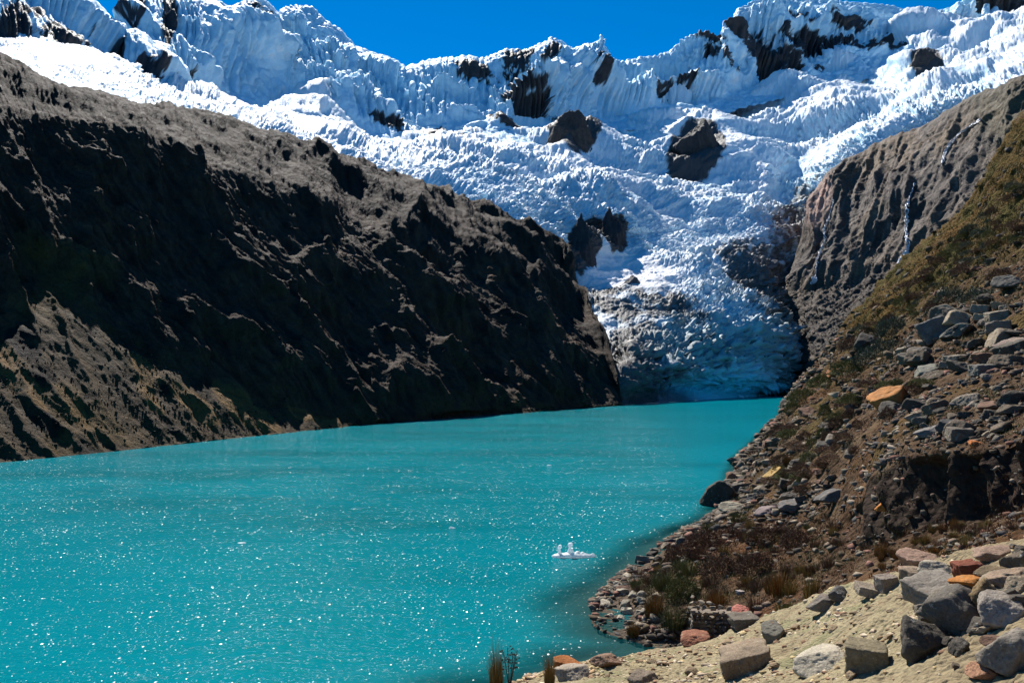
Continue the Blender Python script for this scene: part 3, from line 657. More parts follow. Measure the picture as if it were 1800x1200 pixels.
# notable rocks: (surface, x, foot y, width, aspect, colour, mesh, tilt, label)
BIG = [
 ('T', 1629, 1143, 72, .98, DGREY, 0, (8, -25), 'dark round granite boulder at the left end of the pile beside the sandy path'),
 ('T', 1688, 1100, 118, .72, (.12, .115, .11), 1, (0, 18), 'large speckled grey slab in the pile leaning on the dark round boulder'),
 ('T', 1655, 1055, 100, .62, (.22, .21, .20), 2, (10, -14), 'pale topped grey boulder crowning the pile beside the sandy path'),
 ('T', 1532, 1172, 80, .78, (.20, .18, .13), 3, (0, 0), 'square block of brown stone standing alone on the sandy path'),
 ('T', 1452, 1168, 84, .50, WHITE, 4, (0, -18), 'pale whitish boulder lying left of the square brown block'),
 ('T', 1320, 1176, 104, .62, (.24, .20, .16), 5, (0, -12), 'broad brownish boulder with a flat sloping top at the middle of the path'),
 ('T', 1366, 1122, 42, 1.0, (.13, .13, .12), 6, (0, 4), 'dark pointed upright stone standing on the sandy path edge'),
 ('T', 1310, 1092, 60, .45, (.13, .12, .11), 7, (0, -5), 'long dark rock at the upper edge of the path left of the pointed stone'),
 ('T', 1066, 1168, 52, .55, (.24, .165, .13), 8, (0, -5), 'pinkish brown rock at the waterside end of the sandy path'),
 ('T', 1130, 1196, 46, .55, (.17, .145, .125), 9, (0, 5), 'grey brown rock cut by the bottom edge of the photo left of the path'),
 ('T', 996, 1168, 44, .55, ORANGE, 10, (0, 6), 'rusty orange rock behind the grass clump at the water edge'),
 ('T', 1004, 1192, 52, .7, (.34, .31, .28), 11, (0, 0), 'pale grey rock below the rusty orange rock at the bottom edge'),
 ('T', 1222, 1122, 50, .40, (.28, .13, .09), 12, (0, -8), 'low reddish rock at the foot of the dry stone wall'),
 ('T', 1448, 1068, 42, .75, (.15, .14, .135), 13, (0, 0), 'rounded grey rock at the far left end of the row above the path'),
 ('T', 1478, 1050, 40, .65, (.10, .10, .11), 1, (0, 0), 'dark rounded rock second from the left in the row above the path'),
 ('T', 1532, 1045, 56, .45, (.28, .25, .22), 2, (0, 12), 'pale wedge shaped slab in the middle of the row above the path'),
 ('T', 1560, 1032, 38, .85, (.20, .18, .17), 3, (0, -8), 'brown grey angular rock right of the pale wedge shaped slab'),
 ('T', 1612, 1020, 46, .85, (.20, .165, .135), 5, (0, 0), 'upright pinkish grey block above the sandy path'),
 ('T', 1620, 985, 56, .65, (.27, .19, .16), 6, (0, 0), 'brown square block standing behind the row of rocks above the path'),
 ('T', 1708, 1010, 54, .8, (.17, .06, .04), 7, (0, -10), 'dark red angular block with a sharp top in the boulder pile'),
 ('T', 1726, 1032, 74, .40, (.36, .16, .045), 8, (0, 8), 'flat orange stone lying right of the pale topped boulder'),
 ('T', 1752, 1012, 52, .5, (.15, .12, .08), 9, (0, 0), 'olive brown rock between the red block and the right edge'),
 ('T', 1762, 976, 60, .5, (.27, .20, .17), 10, (0, -8), 'pinkish rock at the top right of the boulder pile'),
 ('T', 1786, 1025, 70, .5, (.30, .235, .19), 11, (0, -8), 'large pinkish tan rock at the right edge above the speckled boulders'),
 ('T', 1762, 1092, 70, .8, (.30, .28, .27), 12, (0, 0), 'light speckled granite boulder above the round one at the right edge'),
 ('T', 1790, 1170, 84, 1.0, (.21, .20, .19), 13, (0, 0), 'round coarse speckled granite boulder cut by the right edge'),
 ('T', 1742, 1062, 56, .9, (.16, .12, .07), 0, (0, 12), 'shaded brown boulder behind the speckled pile'),
 ('T', 1738, 1188, 52, .55, (.34, .20, .14), 1, (0, 0), 'small reddish stone on the sand at the lower right'),
 ('T', 1596, 1006, 30, .6, PINK, 2, (0, 0), 'small pink stone between the brown blocks above the path'),
 ('T', 1655, 1008, 56, .7, (.40, .38, .34), 4, (0, 0), 'light tan rock behind the pale topped boulder'),
 ('H', 1268, 886, 68, 1.0, (.06, .055, .05), 8, (0, -15), 'big dark boulder standing in the water at the shore point'),
 ('H', 1296, 893, 44, .5, (.28, .27, .23), 4, (0, 0), 'pale flat rock beside the big dark shore boulder'),
 ('H', 1362, 835, 40, .42, YEL, 5, (0, -38), 'yellow slab shaped rock on the shore slope'),
 ('H', 1575, 706, 66, .75, (.36, .17, .06), 6, (0, -16), 'large orange lichen covered boulder on the hillside'),
 ('H', 1652, 588, 62, 1.0, (.12, .12, .13), 7, (0, -25), 'tall dark grey pointed boulder high on the hillside'),
 ('H', 1690, 585, 62, .45, (.15, .15, .14), 8, (0, -20), 'flat grey slab right of the tall pointed boulder'),
 ('H', 1634, 655, 52, .45, (.17, .18, .17), 9, (0, -12), 'flat grey green rock right of the orange boulder'),
 ('H', 1676, 752, 38, .85, (.07, .07, .08), 10, (0, 0), 'dark block in the middle of the rocky band'),
 ('H', 1640, 760, 48, .45, (.17, .17, .18), 11, (0, -12), 'grey slab left of the dark block in the rocky band'),
 ('H', 1716, 782, 22, .6, (.45, .17, .06), 12, (0, 0), 'small orange rock on top of the cut bank'),
 ('H', 1560, 892, 30, .75, (.48, .20, .05), 13, (0, -10), 'bright orange rock half way down the dark bank'),
 ('H', 1530, 605, 44, .7, (.06, .06, .06), 0, (0, -15), 'black rock at the left among the grey green shrubs'),
 ('H', 1470, 655, 26, .5, (.42, .20, .10), 1, (0, -25), 'small orange slab near the far end of the shore slope'),
 ('H', 1788, 610, 60, .45, (.22, .18, .17), 2, (0, -20), 'long pale edged slab at the right edge of the hillside'),
 ('H', 1780, 500, 46, .7, (.12, .12, .12), 4, (0, 0), 'dark grey boulder at the right edge below the grassy slope'),
 ('H', 1736, 655, 46, .7, (.16, .16, .16), 5, (0, 0), 'grey rock in the upper right of the rocky band'),
 ('H', 1306, 1082, 30, .9, (.38, .15, .13), 6, (0, -10), 'reddish block standing on the end of the dry stone wall'),
 ('H', 1303, 1042, 16, .7, (.36, .34, .36), 7, (0, 0), 'small grey stone above the reddish block'),
 ('H', 1468, 878, 56, .5, (.12, .12, .13), 8, (0, -12), 'dark slab with a sloping top left of the bank'),
 ('H', 1350, 900, 40, .5, (.20, .17, .19), 9, (0, -10), 'angular grey pink rock near the shore right of the pale flat rock'),
 ('H', 1400, 890, 44, .55, (.14, .14, .15), 10, (0, -10), 'dark angular rock midway between the shore and the bank'),
]
for s_, x, y, w, asp, colr, mi, tl_, lab in BIG:
    place_rock(pickT if s_ == 'T' else pickH, x, y, w, asp, colr, ROCKS[mi], tilt=tl_, label=lab, sink=.26, name='boulder' if w > 60 else 'rock', cat='boulder' if w > 60 else 'rock')

def pal(r):
    return [(.15, .14, .13), (.09, .085, .08), (.20, .185, .165), (.13, .11, .09), (.27, .235, .19), (.18, .115, .09), (.065, .06, .055)][int(r*7) % 7]
# groups of rocks one cannot tell apart
zones = [
 ('H', [(1080, 1030), (1162, 958), (1262, 910), (1276, 875), (1345, 768), (1362, 770), (1290, 895), (1270, 928), (1170, 980), (1095, 1045)], 30, (11, 28), 'wet dark rock along the waterline of the right shore', 'rocks along the waterline', .7, None),
 ('T', [(1600, 1010), (1800, 950), (1800, 1120), (1720, 1200), (1660, 1195), (1640, 1100), (1590, 1050)], 52, (14, 52), 'angular rock wedged between the larger boulders of the pile', 'rocks filling the boulder pile', .7, None),
 ('H', [(1560, 720), (1800, 690), (1800, 765), (1600, 770)], 38, (18, 48), 'angular grey rock in the loose rocky band above the cut bank', 'rocks in the band above the cut bank', .6, None),
 ('H', [(1580, 600), (1800, 470), (1800, 680), (1620, 690)], 38, (20, 56), 'dark grey rock scattered on the upper right hillside', 'rocks on the upper hillside', .6, None),
 ('H', [(1290, 810), (1350, 770), (1400, 800), (1480, 900), (1280, 900)], 28, (12, 28), 'grey rock lying on the shore slope beside the lake', 'rocks on the shore slope', .65, None),
 ('H', [(1400, 720), (1560, 720), (1600, 800), (1480, 890), (1380, 850)], 26, (14, 34), 'dark rock on the slope between the shore and the cut bank', 'rocks on the middle slope', .6, None),
 ('H', [(1062, 1040), (1110, 1000), (1140, 1040), (1150, 1090), (1066, 1100)], 28, (11, 24), 'pale rock of the small point at the water edge', 'pale rocks on the small point', .65, WHITE),
 ('T', [(1000, 1180), (1250, 1135), (1450, 1080), (1600, 1040), (1560, 1190), (1100, 1198)], 22, (9, 24), 'small stone lying on the sandy path', 'stones on the sandy path', .5, TAN),
]
def inpoly(x, y, pl):
    s = False
    for (x1, y1), (x2, y2) in zip(pl, pl[1:]+pl[:1]):
        if (y1 > y) != (y2 > y) and x < (x2-x1)*(y-y1)/(y2-y1)+x1: s = not s
    return s
for s_, pl, cnt, (w0, w1), lab, grp, asp, base in zones:
    k = 0
    while k < cnt:
        x = random.uniform(min(p[0] for p in pl), max(p[0] for p in pl)); y = random.uniform(min(p[1] for p in pl), max(p[1] for p in pl))
        if not inpoly(x, y, pl): continue
        colr = pal(random.random()) if base is None else tuple(np.array(base)*random.uniform(.45, 1.0))
        w = w0+(w1-w0)*random.random()**2
        o = place_rock(pickT if s_ == 'T' else pickH, x, y, w, asp*random.uniform(.7, 1.3), colr, tilt=(random.uniform(-15, 15), random.uniform(-30, 5)), label=lab, group=grp, sink=.25, deep=random.uniform(.8, 1.3), yaw=random.uniform(0, 6.28))
        k += 1

# the uncountable small stones: one object per surface
def stones(name, T, n, wpx, accept, palette, label, sinkf=.2):
    P_, PX_, PY_ = T[0], T[1], T[2]; Rr, Cc = PX_.shape
    Vs, Fs, Cs = [], [], []; off = 0
    ii = rng.integers(1, Rr-1, n*3); jj = rng.integers(1, Cc-1, n*3)
    cnt = 0
    for i, j in zip(ii, jj):
        pr = accept(i, j)
        if rng.random() > pr: continue
        p = P_[i, j]; D_ = p[1]; w = (wpx[0]+(wpx[1]-wpx[0])*rng.random()**3.6)*D_/FPX*.5
        w = min(w, 1.6+D_*.004)
        V, F = LOW[rng.integers(len(LOW))]
        a = rng.random()*6.28; ca, sa = math.cos(a), math.sin(a)
        t = rng.normal()*.3; ct, st_ = math.cos(t), math.sin(t)
        sc = w*np.array([rng.uniform(.8, 1.4), rng.uniform(.7, 1.1), rng.uniform(.5, 1.0)])
        v = V*sc; v = v@np.array([[ct, 0, -st_], [0, 1, 0], [st_, 0, ct]]); v = v@np.array([[ca, sa, 0], [-sa, ca, 0], [0, 0, 1]])
        Vs.append(v+p+np.array([0, 0, w*sinkf])); Fs.append(F+off); off += len(V)
        cl = np.array(palette[rng.integers(len(palette))])*np.array([1.05, .97, .85])*rng.uniform(.7, 1.25); Cs.append(np.tile(cl, (len(V), 1)))
        cnt += 1
        if cnt >= n: break
    return tag(mesh_raw(name, np.concatenate(Vs), np.concatenate(Fs), M_stone, np.concatenate(Cs)), label, kind='stuff')
hx, hy = proj(PH[0]); gmH = PH[4]; SGH = PH[5]
densH = np.clip(fbm(PH[0], 1/7., 3, .5, 91)*2.2+.6, .1, 1)*(1-.93*gmH)*(PH[0][..., 2] > -.1)*sstep(7.0, 6.9, SGH)*(hx < 2000)*(1-.85*bank)*(1-.72*np.maximum(blob(hx, hy, 1290, 985, 190, 62, -6, .4), blob(hx, hy, 1180, 1040, 60, 40, 0, .3)))
GP = [(.12, .11, .095), (.07, .062, .055), (.16, .14, .12), (.24, .21, .17), (.10, .078, .055), (.06, .048, .036), (.14, .11, .09), (.18, .10, .08), (.07, .07, .075)]
stones('stones', PH, 36000, (3.5, 24), lambda i, j: densH[i, j], GP, 'countless loose grey stones covering the hillside')
tx, ty = proj(PT[0])
densT = np.clip(fbm(PT[0], 1/2., 3, .5, 92)*2.0+.3, .05, 1)*(PT[5] > .8)*(tx < 1850)*(tx > 900)
stones('pebbles', PT, 15000, (1.5, 17), lambda i, j: densT[i, j], [(.42, .34, .2), (.30, .22, .14), (.36, .30, .24), (.22, .14, .1), (.5, .45, .36)], 'small pebbles and gravel on the sandy path', .05)
lx, ly = proj(PL[0]); 
densL = scm*np.clip(fbm(PL[0], 1/14., 3, .5, 93)*2.+.4, .02, 1)*(lx > -20)
stones('scree', PL, 12000, (1.6, 7), lambda i, j: densL[i, j], [(.045, .042, .036), (.03, .03, .027), (.10, .09, .075), (.055, .042, .026)], 'loose scree at the foot of the left mountain', .1)

stones('rubble', PC, 9000, (1.8, 7), lambda i, j: PC[4][i, j]*(PC[1][i, j] < 1600), [(.09, .085, .08), (.06, .055, .05), (.15, .14, .13), (.11, .08, .06)], 'grey moraine rubble at the foot of the slab cliff', .1)
stones('moraine', (PG[0], PG[1], PG[2]), 12000, (1.8, 6.5), lambda i, j: PG[3][i, j], [(.10, .095, .09), (.07, .065, .06), (.20, .19, .18), (.13, .09, .07), (.30, .31, .32)], 'dark stones lying on the dirty lower part of the glacier', .1)

# ------------------------------------------------------------------ vegetation
def blades(n, spread, hgt, wid, lean, seed, cols, curve=.5):
    """a tuft of bent tapering blades -> V, F(tris), C"""
    r = np.random.default_rng(seed)
    a = r.uniform(0, 6.283, n); rad = spread*np.sqrt(r.random(n)); L = hgt*r.uniform(.3, 1.0, n)*(1-.45*(rad/spread)**2); le = lean*r.uniform(.2, 1, n)*(rad/spread*.7+.3)
    b = np.stack([rad*np.cos(a), rad*np.sin(a), np.zeros(n)], -1); o = np.stack([np.cos(a), np.sin(a), np.zeros(n)], -1)
    a2 = r.uniform(0, 6.283, n); sd_ = np.stack([np.cos(a2), np.sin(a2), np.zeros(n)], -1)*wid*.5
    up_ = np.array([0, 0, 1.])
    m_ = b+o*(le*L*.35)[:, None]+up_*(L*.6)[:, None]; t_ = b+o*(le*L)[:, None]+up_*(L*(1-.25*le))[:, None]
    V = np.stack([b-sd_, b+sd_, m_-sd_*.7, m_+sd_*.7, t_], 1).reshape(-1, 3)
    k = np.arange(n)[:, None]*5
    F = np.concatenate([k+[0, 1, 3], k+[0, 3, 2], k+[2, 3, 4]])
    cc = np.array(cols)[r.integers(len(cols), size=n)]*r.uniform(.7, 1.3, (n, 1))
    C = np.repeat(cc, 5, 0).reshape(n, 5, 3)*np.array([.7, .7, 1, 1, 1.15])[None, :, None]
    return V, F, C.reshape(-1, 3)
def cushion(n, seed, cols, leaf=.07):
    """a rounded low shrub: many small leaves through a lumpy dome"""
    r = np.random.default_rng(seed)
    d = r.normal(size=(n, 3)); d /= np.linalg.norm(d, axis=1)[:, None]; d[:, 2] = np.abs(d[:, 2])
    lump = 1+.35*perlin(d*2.2+seed)+.15*perlin(d*6+seed)
    p = d*(lump*(r.uniform(.55, 1, n)**.5))[:, None]*np.array([1, 1, .7])
    u = r.normal(size=(n, 3)); u /= np.linalg.norm(u, axis=1)[:, None]; w_ = np.cross(u, d); w_ /= np.linalg.norm(w_, axis=1)[:, None]+1e-6
    dirn = d*.8+u*.5
    V = np.stack([p-w_*leaf*.3, p+w_*leaf*.3, p+dirn*leaf*1.5], 1).reshape(-1, 3)
    F = np.arange(n*3).reshape(-1, 3)
    cc = np.array(cols)[r.integers(len(cols), size=n)]*r.uniform(.6, 1.4, (n, 1))
    return V, F, np.repeat(cc, 3, 0)
GOLD = [(.26, .17, .045), (.20, .12, .03), (.14, .11, .03), (.32, .22, .07)]
RUST = [(.24, .10, .02), (.17, .075, .02), (.26, .15, .04), (.12, .09, .02)]
GREEN = [(.10, .11, .03), (.14, .13, .04), (.07, .08, .025), (.18, .14, .05)]
BROWN = [(.13, .08, .045), (.09, .06, .035), (.17, .10, .05), (.12, .05, .03)]
SAGE = [(.085, .095, .065), (.06, .07, .045), (.11, .115, .08), (.075, .08, .04)]
tuft_me = {}
for nm, cols, n_, sp, hg, le in (('gold', GOLD, 420, .28, 1, .55), ('rust', RUST, 520, .30, 1, .45), ('green', GREEN, 420, .35, 1, .7), ('brown', BROWN, 380, .35, 1, .8), ('tall', RUST[:2]+GOLD[:2]+GREEN[:1], 620, .22, 1, .75)):
    for v_ in range(3):
        V, F, C = blades(n_, sp, hg, .013, le, 500+len(tuft_me), cols)
        o_ = mesh_raw('grass_tuft', V, F, M_plant, C); tuft_me[(nm, v_)] = o_.data; bpy.data.objects.remove(o_)
shrub_me = {}
for nm, cols in (('sage', SAGE), ('brown', BROWN), ('green', GREEN)):
    for v_ in range(4):
        V, F, C = cushion(5200, 700+len(shrub_me), cols, .055)
        o_ = mesh_raw('shrub', V, F, M_plant, C); shrub_me[(nm, v_)] = o_.data; bpy.data.objects.remove(o_)
def plant(pk, px, py, w, h, me, name, cat, label, group=None):
    p, n = pk(px, py); k = p[1]/FPX
    o = bpy.data.objects.new(name, me); COL.objects.link(o)
    o.location = (p[0], p[1], p[2]-.04*k*h); sx = w*k*.5
    o.scale = (sx, sx, h*k*(1.0 if cat == 'grass tuft' else 1.25)); o.rotation_euler = (0, 0, random.uniform(0, 6.28))
    return tag(o, label, cat, group)
# (surface, x, foot y, width, height, kind, label)
for s_, x, y, w, h, kd, lab in [
 ('T', 873, 1222, 44, 135, 'tall', 'tall brown and green grass clump at the bottom edge, leftmost of the two'),
 ('T', 964, 1206, 36, 88, 'tall', 'rust coloured grass clump beside the orange rock at the bottom edge'),
 ('H', 1112, 1115, 34, 42, 'rust', 'rusty grass tuft among the pale rocks at the water edge'),
 ('H', 1150, 1078, 54, 60, 'rust', 'orange brown grass tuft above the pale rocks of the small point'),
 ('H', 1182, 1098, 56, 56, 'green', 'olive green grass tuft left of the dry stone wall'),
 ('H', 1166, 1030, 60, 44, 'green', 'green grass tuft on top of the small point'),
 ('H', 1210, 1010, 60, 40, 'green', 'dull green grass tuft uphill of the small point'),
 ('H', 1262, 1062, 76, 36, 'rust', 'orange grass growing on top of the dry stone wall'),
 ('H', 1372, 1040, 90, 56, 'rust', 'wide orange brown grass tussock above the row of rocks'),
 ('H', 1425, 1052, 50, 62, 'gold', 'golden grass tuft at the left end of the row of rocks'),
 ('H', 1380, 1082, 50, 50, 'green', 'olive grass tuft above the sandy path edge'),
 ('H', 1330, 1070, 48, 44, 'brown', 'dark brown grass tuft above the path right of the reddish block'),
 ('H', 1552, 975, 44, 36, 'rust', 'small orange tuft at the foot of the dark bank'),
 ('H', 1250, 930, 40, 26, 'green', 'low green tuft on the shore below the big dark boulder'),
 ('H', 1300, 915, 44, 26, 'green', 'yellow green tuft behind the shore rocks'),
 ('H', 1385, 815, 30, 30, 'rust', 'orange tuft right of the yellow slab'),
]:
    plant(pickT if s_ == 'T' else pickH, x, y, w*1.9, h, tuft_me[(kd, random.randrange(3))], 'grass_tuft', 'grass tuft', lab)
for x, y, w, h, kd, lab in [
 (1672, 530, 62, 30, 'sage', 'grey green shrub above the tall pointed boulder'),
 (1722, 528, 66, 26, 'sage', 'wide grey shrub right of the tall pointed boulder'),
 (1570, 590, 56, 36, 'sage', 'grey green shrub left of the tall pointed boulder'),
 (1555, 625, 70, 34, 'sage', 'large grey green cushion shrub below the black rock'),
 (1525, 640, 60, 34, 'sage', 'sage coloured shrub left of the orange boulder'),
 (1490, 655, 60, 30, 'green', 'olive green cushion shrub near the end of the shore slope'),
 (1495, 612, 40, 24, 'brown', 'brown shrub on the skyline edge left of the black rock'),
 (1450, 680, 66, 28, 'green', 'green cushion shrub low on the far shore slope'),
 (1415, 705, 56, 26, 'green', 'dark green shrub nearest the far corner of the lake'),
 (1392, 725, 30, 24, 'green', 'small green shrub overhanging the lake at the far corner'),
 (1370, 765, 36, 22, 'brown', 'brown shrub on the shore slope above the water'),
 (1755, 490, 40, 22, 'brown', 'purplish brown shrub under the grassy slope'),
 (1640, 545, 34, 20, 'brown', 'small brown shrub uphill left of the tall pointed boulder'),
 (1240, 960, 70, 36, 'brown', 'brown shrub on the crest of the promontory'),
 (1195, 985, 60, 34, 'brown', 'brown shrub near the lake end of the promontory'),
 (1200, 1050, 60, 44, 'green', 'dark olive shrub behind the green tuft on the small point'),
 (1270, 1010, 70, 40, 'brown', 'dark brown shrub in the middle of the promontory'),
 (1330, 1005, 70, 40, 'brown', 'wide brown shrub left of the orange tussock'),
 (1340, 950, 60, 30, 'brown', 'brown shrub on the promontory below the shore rocks'),
 (1400, 960, 60, 34, 'brown', 'brown shrub below the dark slab'),
]:
    plant(pickH, x, y, w, h, shrub_me[(kd, random.randrange(4))], 'shrub', 'shrub', lab)
def scatter_plants(zone, n, wr, hr, dct, kinds, name, cat, lab, grp):
    k = 0
    while k < n:
        x = random.uniform(min(p[0] for p in zone), max(p[0] for p in zone)); y = random.uniform(min(p[1] for p in zone), max(p[1] for p in zone))
        if not inpoly(x, y, zone): continue
        plant(pickH, x, y, random.uniform(*wr), random.uniform(*hr), dct[(random.choice(kinds), random.randrange(3))], name, cat, lab, grp); k += 1
scatter_plants([(1110, 1010), (1260, 930), (1480, 920), (1540, 960), (1430, 1050), (1240, 1050), (1120, 1060)], 60, (40, 90), (14, 34), tuft_me, ['brown', 'brown', 'green', 'gold'], 'grass_tuft', 'grass tuft', 'dry brown grass tuft among the stones of the promontory', 'dry tufts on the promontory')
scatter_plants([(1500, 960), (1800, 900), (1800, 930), (1560, 1000)], 30, (30, 70), (14, 28), tuft_me, ['brown', 'rust', 'gold'], 'grass_tuft', 'grass tuft', 'dry grass tuft at the foot of the dark bank', 'dry tufts at the foot of the bank')
scatter_plants([(1510, 560), (1640, 470), (1800, 300), (1800, 420), (1600, 560), (1520, 620)], 70, (18, 40), (8, 18), shrub_me, ['green', 'brown', 'sage'], 'shrub', 'shrub', 'small low shrub on the golden grassy slope', 'shrubs on the grassy slope')
scatter_plants([(1400, 740), (1560, 660), (1640, 680), (1500, 800), (1400, 880), (1330, 880)], 46, (20, 60), (10, 22), shrub_me, ['brown', 'brown', 'green'], 'shrub', 'shrub', 'low brown shrub between the rocks of the middle slope', 'shrubs on the middle slope')
# uncountable grass cover
def grass_cover(name, T, n, dens, hgt, label):
    P_ = T[0]; Rr, Cc = P_.shape[:2]
    ii = rng.integers(1, Rr-1, n*6); jj = rng.integers(1, Cc-1, n*6)
    ok = rng.random(n*6) < dens[ii, jj]; ii = ii[ok][:n]; jj = jj[ok][:n]; k = len(ii)
    base = P_[ii, jj]; D_ = base[:, 1]
    m_ = 7                                   # blades per spot
    b = np.repeat(base, m_, 0); hh_ = np.repeat(hgt*np.clip(D_/60, .45, 2.0)*rng.uniform(.5, 1.2, k), m_)
    nn = len(b); b = b+np.stack([rng.normal(size=nn)*hh_*.4, rng.normal(size=nn)*hh_*.4, -.05*hh_], -1)
    a = rng.uniform(0, 6.283, nn); sd_ = np.stack([np.cos(a), np.sin(a), 0*a], -1)*(hh_*.06)[:, None]
    t_ = b+np.stack([rng.normal(size=nn)*hh_*.35, rng.normal(size=nn)*hh_*.35, hh_*rng.uniform(.5, 1, nn)], -1)
    V = np.stack([b-sd_, b+sd_, t_], 1).reshape(-1, 3); F = np.arange(nn*3).reshape(-1, 3)
    pn = fbm(base, 1/9., 3, .5, 95)
    c0 = np.where((pn > .08)[:, None], np.array([.15, .07, .03]), np.array([.10, .085, .03])); 
    g0 = T[4][ii, jj][:, None]; gg0 = np.where((pn > .0)[:, None], np.array([.19, .115, .028]), np.array([.10, .08, .025]))
    c0 = (c0*(1-g0)+gg0*g0)*rng.uniform(.6, 1.35, (k, 1))
    C = np.repeat(np.repeat(c0, m_, 0)*rng.uniform(.8, 1.2, (nn, 1)), 3, 0)
    return tag(mesh_raw(name, V, F, M_plant, C), label, kind='stuff')
dg = np.clip(gm_h := PH[4]*.9+np.clip(fbm(PH[0], 1/6., 3, .5, 96)*2.4+.2, 0, 1)*.8+.7*blob(hx, hy, 1290, 985, 190, 62, -6, .4), 0, 1)*(PH[0][..., 2] > .4)*(hx < 1850)*(SGH < 6.3)*(1-.7*bank)
grass_cover('grass', PH, 34000, dg, .40, 'dry golden and brown grass covering the hillside')

# dark seed plant at the bottom edge beside the tall clump
bm = bmesh.new()
def tube(bm, a, b, r0, r1, n=6):
    a = Vector(a); b = Vector(b); d = (b-a).normalized(); u = d.orthogonal().normalized(); v = d.cross(u)
    A = [bm.verts.new(a+(u*math.cos(6.283*k/n)+v*math.sin(6.283*k/n))*r0) for k in range(n)]; B = [bm.verts.new(b+(u*math.cos(6.283*k/n)+v*math.sin(6.283*k/n))*r1) for k in range(n)]
    for k in range(n): bm.faces.new((A[k], A[(k+1) % n], B[(k+1) % n], B[k]))
def balls(bm, c, r, sub=1):
    bmesh.ops.create_icosphere(bm, subdivisions=sub, radius=r, matrix=Matrix.Translation(c))
rr_ = random.Random(4)
def weed(name, px, py, hpx, lab):
    p, n = pickT(px, py); k = p[1]/FPX; H_ = hpx*k
    bs = bmesh.new()
    for j in range(5):
        top = Vector((rr_.uniform(-.22, .22)*H_, rr_.uniform(-.1, .1)*H_, H_*rr_.uniform(.6, 1))); tube(bs, (0, 0, 0), top, .012*H_, .006*H_)
        for t in range(9):
            f = .55+.45*t/9; q = top*f; e2 = q+Vector((rr_.uniform(-.09, .09), rr_.uniform(-.09, .09), rr_.uniform(.0, .07)))*H_; tube(bs, q, e2, .005*H_, .003*H_, 4); balls(bs, e2, .016*H_*rr_.uniform(.7, 1.3))
    me = bpy.data.meshes.new(name); bs.to_mesh(me); bs.free(); me.materials.append(M_rock); o = bpy.data.objects.new(name, me); COL.objects.link(o); o.location = p; o.color = (.06, .05, .04, 1); tag(o, lab, 'weed')
weed('weed', 893, 1212, 88, 'thin dark weed with small seed heads between the two grass clumps')

# ------------------------------------------------------------------ dry stone wall
p0, _ = pickH(1262, 1108); Dw = p0[1]-.3; k = Dw/FPX
bm = bmesh.new(); rw = random.Random(11)
z0 = CAMZ+(CY-1128)/FPX*Dw+math.tan(PITCH)*Dw
xl = (1210-CX)*k; Wd = 100*k; Hh = 80*k
z = 0; row = 0
while z < Hh:
    x = -rw.random()*.15; hrow = rw.uniform(.16, .26)
    while x < Wd:
        w_ = rw.uniform(.2, .42); topl = Hh*(1-.30*x/Wd)
        if z < topl:
            me = bpy.data.meshes.new('t'); V, F = LOW[rw.randrange(16)]
            vv = V*np.array([w_*.56, .22, hrow*.60]); ca, sa = math.cos(rw.uniform(-.15, .15)), 0
            base = Vector((x+w_/2, rw.uniform(-.05, .05), z+hrow/2))
            vs_ = [bm.verts.new(Vector(q_)+base) for q_ in vv]
            for f in F:
                try: bm.faces.new([vs_[t] for t in f])
                except ValueError: pass
        x += w_
    z += hrow*.92; row += 1
bmesh.ops.create_cube(bm, size=1, matrix=Matrix.Translation((Wd/2, .42, Hh*.36))@Matrix.Diagonal((Wd*.96, .6, Hh*.72, 1)))
me = bpy.data.meshes.new('stone_wall'); bm.to_mesh(me); bm.free(); me.materials.append(M_rock)
o = bpy.data.objects.new('stone_wall', me); COL.objects.link(o); o.location = (xl, Dw, z0); o.color = (.20, .16, .12, 1); o.rotation_euler = (0, 0, R(-8))
tag(o, 'low crumbling dry stone wall at the edge of the sandy path by the bay', 'stone wall')

# ------------------------------------------------------------------ rock outcrops standing out of the glacier
M_out = rock_like('outcrop_rock', 'obj', .05, .35, amp=.5, rough=.75, bump=1., bdist=4., spec=.3)
def outcrop(px, py, w, h, colr, seed, lab, lean=0, dscale=1.0, push=0.0):
    p, n = pickG(px, py); k = p[1]/FPX; me = facet_rock(seed, 0, 1., 6, .07)
    d = np.empty(len(me.vertices)*3, np.float32); me.vertices.foreach_get('co', d); v = d.reshape(-1, 3).astype(float)
    v = (v-(v.max(0)+v.min(0))/2)/((v.max(0)-v.min(0))/2)
    t = (v[:, 2]+1)/2; f = 1-.55*t**1.6
    v[:, 0] = v[:, 0]*f+.25*lean*t/10; v[:, 1] *= f*.9
    ang = np.arctan2(v[:, 1], v[:, 0])
    v *= (1+.16*(ridged(np.stack([ang*1.6, ang*0, t*.6], -1)+seed, 1, 4, .55, 3)-.4)+.12*fbm(v, 1.8, 5, .6, seed % 31))[:, None]
    me.vertices.foreach_set('co', v.reshape(-1).astype(np.float32)); me.update()
    me.materials.append(M_out); o = bpy.data.objects.new('rock_outcrop', me); COL.objects.link(o)
    o.scale = (w*k*.55, w*k*.5*dscale, h*k*.72); o.location = (p[0], p[1]+w*k*(.28+push), p[2]+h*k*.08)
    o.color = (*colr, 1); tag(o, lab, 'rock outcrop'); return o
outcrop(1224, 262, 112, 86, (.045, .04, .038), 801, 'big dark rounded rock island in the middle of the upper glacier')
outcrop(1008, 232, 84, 62, (.065, .05, .042), 802, 'brown triangular rock outcrop below the central rocky peak', lean=-3)
outcrop(1628, 108, 52, 38, (.06, .05, .045), 803, 'small dark rock outcrop high on the right of the glacier', lean=1)
outcrop(1078, 420, 56, 74, (.035, .033, .035), 804, 'black rock face under the ice cliff above the dirty snow cone')
